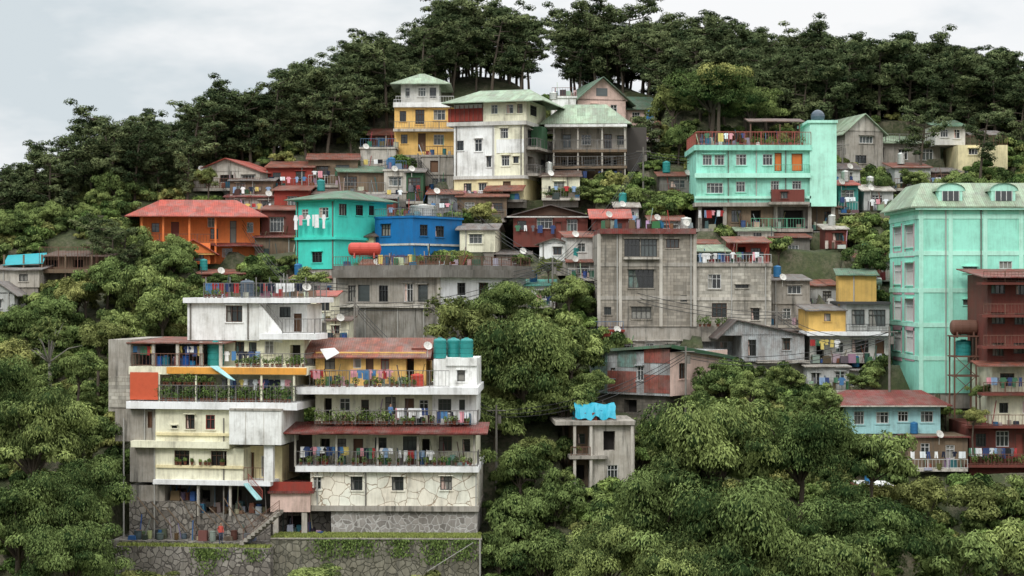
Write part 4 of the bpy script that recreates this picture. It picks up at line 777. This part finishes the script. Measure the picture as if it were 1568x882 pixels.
# ------------------------------------------------------------------ terrain mesh
xs=np.concatenate([-np.geomspace(3000,90,26),np.arange(-85,86,.9),np.geomspace(90,3000,26)])
ys=np.concatenate([np.linspace(-2500,-60,14),np.arange(-50,125,6),np.arange(126,262,.8),np.arange(264,320,5),np.geomspace(330,4000,20)])
X,Y=np.meshgrid(xs,ys); Z=T(X,Y); 
for bb in ALL:
    if bb.cut and bb.fp[0]<bb.fp[1]: Z=np.where(bb.inside(X,Y,.9),np.minimum(Z,bb.zmin-.05),Z)
for bb in (r,r2,r3):
    if bb.fp[0]<bb.fp[1]: Z=np.where(bb.inside(X,Y,-.2,fr=-.2),np.minimum(Z,-21.5),Z)
ny,nx=X.shape; I=np.arange(nx*ny).reshape(ny,nx); Fq=np.stack([I[:-1,:-1],I[:-1,1:],I[1:,1:],I[1:,:-1]],-1).reshape(-1,4)
acc=Acc(); acc.add(np.stack([X,Y,Z],-1).reshape(-1,3),Fq,0,.5); me=acc.mesh('hillside_ground',['ground']); me.polygons.foreach_set('use_smooth',[True]*len(me.polygons)); link(bpy.data.objects.new('hillside_ground',me))
# ------------------------------------------------------------------ vegetation
def emp(n): e=bpy.data.objects.new(n,None); link(e); return e
rr=random.Random(5)
pf=emp('pine_forest'); PL=[]
for _ in range(12000):
    y=rr.uniform(196,252); x=rr.uniform(-.335,.335)*y; px=CX+F*x/y; g=float(T(x,y)); py=CY-F*g/y
    lim=np.interp(px,[-100,100,200,300,420,500,560,620,700,850,1000,1080,1200,1300,1420,1440,1600],[450,410,360,325,265,258,240,180,150,145,185,205,205,215,225,228,235])
    if py>lim or blocked(x,y,1.2,2.5): continue
    if 1290<px<1560 and y<212: continue
    if any((x-a_)**2+(y-b2)**2<5.2 for a_,b2 in PL): continue
    PL.append((x,y)); hs=rr.uniform(.68,1.0) if px<420 else rr.uniform(.74,1.1)
    ridge=y>228 or (px<450 and y>214)
    inst(rr.choice(OPEN if (ridge and rr.random()<.5) else PINES),'pine_tree',(x,y,g-.3),hs,parent=pf)
print('pines',len(PL))
us=emp('hillside_shrubs'); n=0; big=[((px-CX)/F*d,d,rp/F*d) for px,rp,d in ((1095,118,137),(1000,110,135),(1215,92,140),(1150,120,132),(1320,110,133),(50,95,141),(30,95,137),(800,98,158))]
for _ in range(9000):
    y=rr.uniform(130,224); x=rr.uniform(-.32,.32)*y
    if blocked(x,y,.7,2.0 if rr.random()<.85 else .8): continue
    if any((x-q0)**2+(y-q1)**2<(q2*.75)**2 for q0,q1,q2 in big): continue
    g=float(T(x,y)); 
    if y>200 and any((x-a_)**2+(y-b2)**2<3 for a_,b2 in PL): continue
    s_=rr.uniform(.6,1.4); inst(rr.choice(BUSH),'shrub',(x,y,g+.3*s_),s_,parent=us); n+=1
    if n>2000: break
n=0; mt=emp('hillside_small_trees')
for _ in range(5000):
    y=rr.uniform(158,206); x=rr.uniform(-.3,.3)*y; px=CX+F*x/y
    if blocked(x,y,1.6,3.5): continue
    g=float(T(x,y)); s_=rr.uniform(.45,.85); inst(rr.choice(MED+MEDY),'small_tree',(x,y,g+2.2*s_),s_,parent=mt); n+=1
    if n>145: break
def tree(name,px,py,rpx,base,kind,sz=1.,d=None):
    d=d or d_of(px,base); R0={'b':6.,'m':3.,'y':3.,'s':3.}[kind]; me=rr.choice({'b':BIG,'m':MED,'y':MEDY,'s':SP}[kind]); sc=rpx/F*d/R0
    inst(me,name,((px-CX)/F*d,d,(CY-py)/F*d),sc,sz=sc*sz)
TR=[('broadleaf_tree',1095,700,112,0,'b',1.,137),('broadleaf_tree',1000,800,105,0,'b',1,135),('broadleaf_tree',1225,695,88,0,'b',1,140),('broadleaf_tree',1335,700,64,0,'m',1.1,142),('broadleaf_tree',1150,830,120,0,'b',1,131),('broadleaf_tree',1320,830,105,0,'b',.9,133),
('broadleaf_tree',930,860,75,0,'b',1,133),('broadleaf_tree',1240,900,105,0,'b',1,128),('broadleaf_tree',1045,900,90,0,'b',1,128),('broadleaf_tree',1460,870,75,0,'m',1,135),('broadleaf_tree',1540,850,70,0,'m',1,140),('broadleaf_tree',1150,600,32,0,'m',1,148),('broadleaf_tree',1260,620,32,0,'m',1,149),
('broadleaf_tree',1420,770,55,0,'y',1,146),('broadleaf_tree',1500,775,55,0,'y',1,148),('broadleaf_tree',1560,780,50,0,'m',1,148),('broadleaf_tree',1340,770,45,0,'y',1,145),
('broadleaf_tree',800,560,98,0,'b',1.,158),('broadleaf_tree',875,540,60,0,'m',1,161),('broadleaf_tree',715,500,58,0,'y',1,159),('broadleaf_tree',770,475,60,0,'b',.9,162),('broadleaf_tree',865,620,50,0,'m',1,157),('broadleaf_tree',760,640,56,0,'m',1,156),('broadleaf_tree',675,470,34,0,'s',1,164),('broadleaf_tree',870,450,35,0,'m',1,172),('broadleaf_tree',840,410,22,0,'y',1,178),('broadleaf_tree',905,590,30,0,'m',1,158),
('ivy_covered_tree',795,715,48,0,'m',1.2,149),('ivy_covered_tree',800,790,52,0,'m',1.2,146),('ivy_covered_tree',850,770,40,0,'m',1.3,147),('ivy_covered_tree',830,860,60,0,'m',1,143),('ivy_covered_tree',765,850,40,0,'m',1.2,144),
('broadleaf_tree',50,680,95,0,'b',1,141),('broadleaf_tree',120,765,76,0,'b',1,139),('broadleaf_tree',30,810,95,0,'b',1,137),('broadleaf_tree',110,860,76,0,'b',1,134),('broadleaf_tree',-10,600,70,0,'b',1,146),('broadleaf_tree',130,660,50,0,'m',1,147),('broadleaf_tree',20,560,55,0,'y',1,150),('broadleaf_tree',120,570,40,0,'m',1,156),('broadleaf_tree',150,520,40,0,'y',1,162),('broadleaf_tree',215,450,52,0,'m',1,172),('broadleaf_tree',250,480,48,0,'m',1,168),('broadleaf_tree',165,430,45,0,'m',1,175),('broadleaf_tree',130,450,42,0,'y',1,174),('broadleaf_tree',80,480,45,0,'m',1,170),('bare_tree',75,525,50,0,'s',1.1,162),('broadleaf_tree',40,500,40,0,'m',1,168),('broadleaf_tree',190,500,40,0,'m',1,167),
('broadleaf_tree',1090,145,68,0,'b',.75,209),('broadleaf_tree',1150,165,50,0,'b',.8,211),('broadleaf_tree',1030,160,40,0,'y',1,210),('broadleaf_tree',1100,125,45,0,'y',.9,207),('broadleaf_tree',1040,215,28,0,'m',1,207),
('broadleaf_tree',910,300,36,0,'m',.6,199),('broadleaf_tree',970,305,40,0,'m',.55,198),('broadleaf_tree',1030,310,40,0,'m',.6,197),('broadleaf_tree',865,300,30,0,'m',.7,199),('broadleaf_tree',1330,400,38,0,'m',1,178),('broadleaf_tree',1355,380,26,0,'m',1,182),('broadleaf_tree',1320,585,26,0,'m',.8,163),('broadleaf_tree',1400,275,24,0,'m',1,199),('broadleaf_tree',1350,285,24,0,'m',1,199),('broadleaf_tree',320,275,24,0,'y',1,196),
('broadleaf_tree',740,330,30,0,'y',.9,192),('broadleaf_tree',400,420,30,0,'m',.7,178),('broadleaf_tree',470,430,30,0,'m',.7,176),('broadleaf_tree',350,430,26,0,'m',.7,177),('broadleaf_tree',1490,640,22,0,'y',1,152),('broadleaf_tree',1500,600,18,0,'m',1,156),('broadleaf_tree',820,690,30,0,'y',1,152),('broadleaf_tree',700,400,22,0,'y',1,180),('shrub_tree',235,892,46,0,'y',.5,139),('shrub_tree',480,885,45,0,'m',.6,140),('shrub_tree',330,898,48,0,'y',.4,139)]
for q in TR: tree(*q)
for px,yb,d,s_ in ((1500,262,201,.75),(1408,262,203,.8),(1000,250,208,.7),(175,430,178,.62),(150,400,184,.6),(190,415,181,.55)): inst(rr.choice(OPEN if px>1300 else PINES),'pine_tree',((px-CX)/F*d,d,(CY-yb)/F*d-1),s_)
# grass strip on wall tops
acc=Acc(); gg=np.random.default_rng(9)
for (bb,xa,xb,yy,va,vb,N_) in ((r,416,735,826,0,2.4,11000),(r2,178,412,838,0,2.5,3500)):
    u0=bb.u(xa);u1=bb.u(xb);k_=N_; U_=gg.uniform(u0,u1,k_);V_=gg.uniform(va,vb,k_); Pp=bb.O+U_[:,None]*bb.U+V_[:,None]*bb.V; Pp[:,2]=bb.z(yy)+.14
    leaves(acc,Pp,gg.normal(size=(k_,3))*np.array([1,1,.2]),np.array([[0,0,1.]])+gg.normal(size=(k_,3))*.35,.46,.07,gg.uniform(.2,1,k_))
me=acc.mesh('terrace_grass',['grass']); link(bpy.data.objects.new('terrace_grass',me))
acc=Acc()
for i in range(18):
    bb=r if i%3 else r2; xa,xb,yy=((416,735,826) if bb is r else (178,412,838))
    uu=gg.uniform(bb.u(xa),bb.u(xb)); L_=gg.uniform(.4,2.2); k_=int(L_*110); Pp=np.array(bb.O)+(uu+gg.normal(size=k_)*.5)[:,None]*bb.U+(-gg.uniform(.03,.25,k_))[:,None]*bb.V; Pp[:,2]=bb.z(yy)-L_*gg.uniform(0,1,k_)**1.6
    leaves(acc,Pp,-bb.V+gg.normal(size=(k_,3))*.4,np.array([[0,0,-1.]])+gg.normal(size=(k_,3))*.4,.24,.12,gg.uniform(.1,.8,k_))
me=acc.mesh('hanging_creeper',['ivy']); link(bpy.data.objects.new('hanging_creeper',me))
# ------------------------------------------------------------------ people
def person(loc,rz,shirt):
    J=[(0,0,.92),(0,0,1.12),(0,.01,1.36),(0,0,1.47),(0,-.03,1.56),(0,-.03,1.68),(.17,0,1.38),(.22,.02,1.12),(.2,-.14,.9),(.19,-.2,.84),(-.17,0,1.38),(-.24,.02,1.12),(-.2,-.18,.95),(-.18,-.24,.92),(.1,0,.85),(.11,-.03,.48),(.12,.05,.08),(.12,-.1,.03),(-.1,0,.85),(-.12,-.1,.48),(-.12,-.04,.08),(-.12,-.19,.03)]
    E=[(0,1),(1,2),(2,3),(3,4),(4,5),(2,6),(6,7),(7,8),(8,9),(2,10),(10,11),(11,12),(12,13),(0,14),(14,15),(15,16),(16,17),(0,18),(18,19),(19,20),(20,21)]
    Rr=[.15,.14,.16,.06,.1,.09,.07,.045,.035,.04,.07,.045,.035,.04,.1,.065,.045,.04,.1,.065,.045,.04]
    me=bpy.data.meshes.new('person'); me.from_pydata(J,E,[]); o=bpy.data.objects.new('person',me); link(o); o.location=loc; o.rotation_euler=(0,0,rz)
    mo=o.modifiers.new('skin','SKIN')
    for i,q in enumerate(Rr): me.skin_vertices[0].data[i].radius=(q,q*.8)
    me.skin_vertices[0].data[0].use_root=True
    o.modifiers.new('sub','SUBSURF').levels=1
    m2,nt2,b2=newmat('person_clothes'); p2=nd(nt2,'ShaderNodeTexCoord').outputs['Object']; sp=nd(nt2,'ShaderNodeSeparateXYZ'); nt2.links.new(p2,sp.inputs[0]); r_=nd(nt2,'ShaderNodeValToRGB'); r_.color_ramp.interpolation='CONSTANT'; mm=nd(nt2,'ShaderNodeMath',operation='DIVIDE'); mm.inputs[1].default_value=2.; nt2.links.new(sp.outputs[2],mm.inputs[0]); nt2.links.new(mm.outputs[0],r_.inputs[0])
    e_=r_.color_ramp.elements; e_[0].position=0; e_[0].color=(.04,.05,.09,1); e_[1].position=.46; e_[1].color=(*shirt,1); x1=e_.new(.72); x1.color=(.32,.18,.11,1); x2=e_.new(.83); x2.color=(.02,.015,.012,1)
    nt2.links.new(r_.outputs[0],b2.inputs['Base Color']); b2.inputs['Roughness'].default_value=.8; me.materials.append(m2)
person(a.pt(a.u(338,-1.4),-1.4,r3.z(829)),.5,(.45,.07,.05))
person(b.pt(b.u(598,.3),.3,b.z(650,8)),2.6,(.1,.2,.4))
# ------------------------------------------------------------------ poles and cables
def pole(px,yt,yb,d):
    x=(px-CX)/F*d; z0=(CY-yb)/F*d;z1=(CY-yt)/F*d; acc=Acc(); tube(acc,[(0,0,-3),(0,0,z1-z0)],[.13,.09],0,8); tube(acc,[(-.8,0,z1-z0-.5),(.8,0,z1-z0-.5)],[.05,.05],0,4); tube(acc,[(.25,0,z1-z0-1.6),(.25,0,z1-z0-.9)],[.18,.18],0,8)
    me=acc.mesh('utility_pole',['cementd']); inst(me,'utility_pole',(x,d,z0),1,0); return (x,d,z1-.5)
ps=[pole(846,395,470,175),pole(543,455,560,158),pole(1362,500,600,160),pole(1190,470,560,170),pole(985,225,300,199),pole(440,420,470,170),pole(1290,215,262,205),pole(760,620,720,152),pole(640,235,300,205),pole(330,250,300,203),pole(1050,530,600,160)]
def cable(p,q,sag):
    acc=Acc(); p=np.array(p);q=np.array(q); tube(acc,[p+(q-p)*t-np.array([0,0,sag*4*t*(1-t)]) for t in np.linspace(0,1,14)],[.028]*14,0,4); link(bpy.data.objects.new('overhead_cable',acc.mesh('overhead_cable',['cable'])))
for a1,a2 in ((0,3),(3,2),(0,5),(5,1),(4,6),(0,4),(1,7),(8,4),(8,9),(9,5),(8,0),(7,10),(10,2),(1,0)):
    for dz in (0,-.3,-.55): cable((ps[a1][0],ps[a1][1],ps[a1][2]+dz),(ps[a2][0],ps[a2][1],ps[a2][2]+dz),1.2-dz*.5)
# ------------------------------------------------------------------ light, world, camera
w=bpy.data.worlds.new('World'); scene.world=w; w.use_nodes=True; nt=w.node_tree; bg=nt.nodes['Background']; bg.inputs[1].default_value=.1
sky=nd(nt,'ShaderNodeTexSky',sky_type='NISHITA'); sky.sun_disc=False; sky.sun_elevation=math.radians(52); sky.sun_rotation=math.radians(215)
tc=nd(nt,'ShaderNodeTexCoord').outputs['Generated']
sep=nd(nt,'ShaderNodeSeparateXYZ'); nt.links.new(tc,sep.inputs[0])
n1=noise(nt,mapping(nt,tc,(3.,3.,8.)),2.0,5,.58)
mx=nd(nt,'ShaderNodeMath',operation='MULTIPLY_ADD'); nt.links.new(sep.outputs[0],mx.inputs[0]); mx.inputs[1].default_value=.6; nt.links.new(n1,mx.inputs[2])
cl=mix(nt,ramp(nt,mx.outputs[0],.32,.56),(6.6,7.3,7.7),(9.5,9.6,9.7))
n2=noise(nt,mapping(nt,tc,(5.,5.,12.)),1.3,5,.5)
fac=ramp(nt,n2,.22,.46,(.75,.75,.75),(.99,.99,.99))
colr=mix(nt,fac,sky.outputs[0],cl)
mr=nd(nt,'ShaderNodeMapRange'); mr.inputs[1].default_value=.2; mr.inputs[2].default_value=.9; mr.inputs[3].default_value=1; mr.inputs[4].default_value=3.1; nt.links.new(sep.outputs[2],mr.inputs[0])
vm=nd(nt,'ShaderNodeVectorMath',operation='SCALE'); nt.links.new(colr,vm.inputs[0]); nt.links.new(mr.outputs[0],vm.inputs['Scale']); nt.links.new(vm.outputs[0],bg.inputs[0])
sl=bpy.data.lights.new('sun','SUN'); sl.energy=1.5; sl.angle=math.radians(14); sl.color=(1,.965,.91); so=bpy.data.objects.new('sun',sl); so.rotation_euler=Vector((.36,.68,-.66)).to_track_quat('-Z','Y').to_euler(); link(so)
cam=bpy.data.cameras.new('camera'); cam.lens=36*F/1568; cam.clip_end=8000; co=bpy.data.objects.new('camera',cam); co.rotation_euler=(math.radians(90),0,0); link(co); scene.camera=co
scene.view_settings.view_transform='Standard'; scene.view_settings.look='None'; scene.view_settings.exposure=0
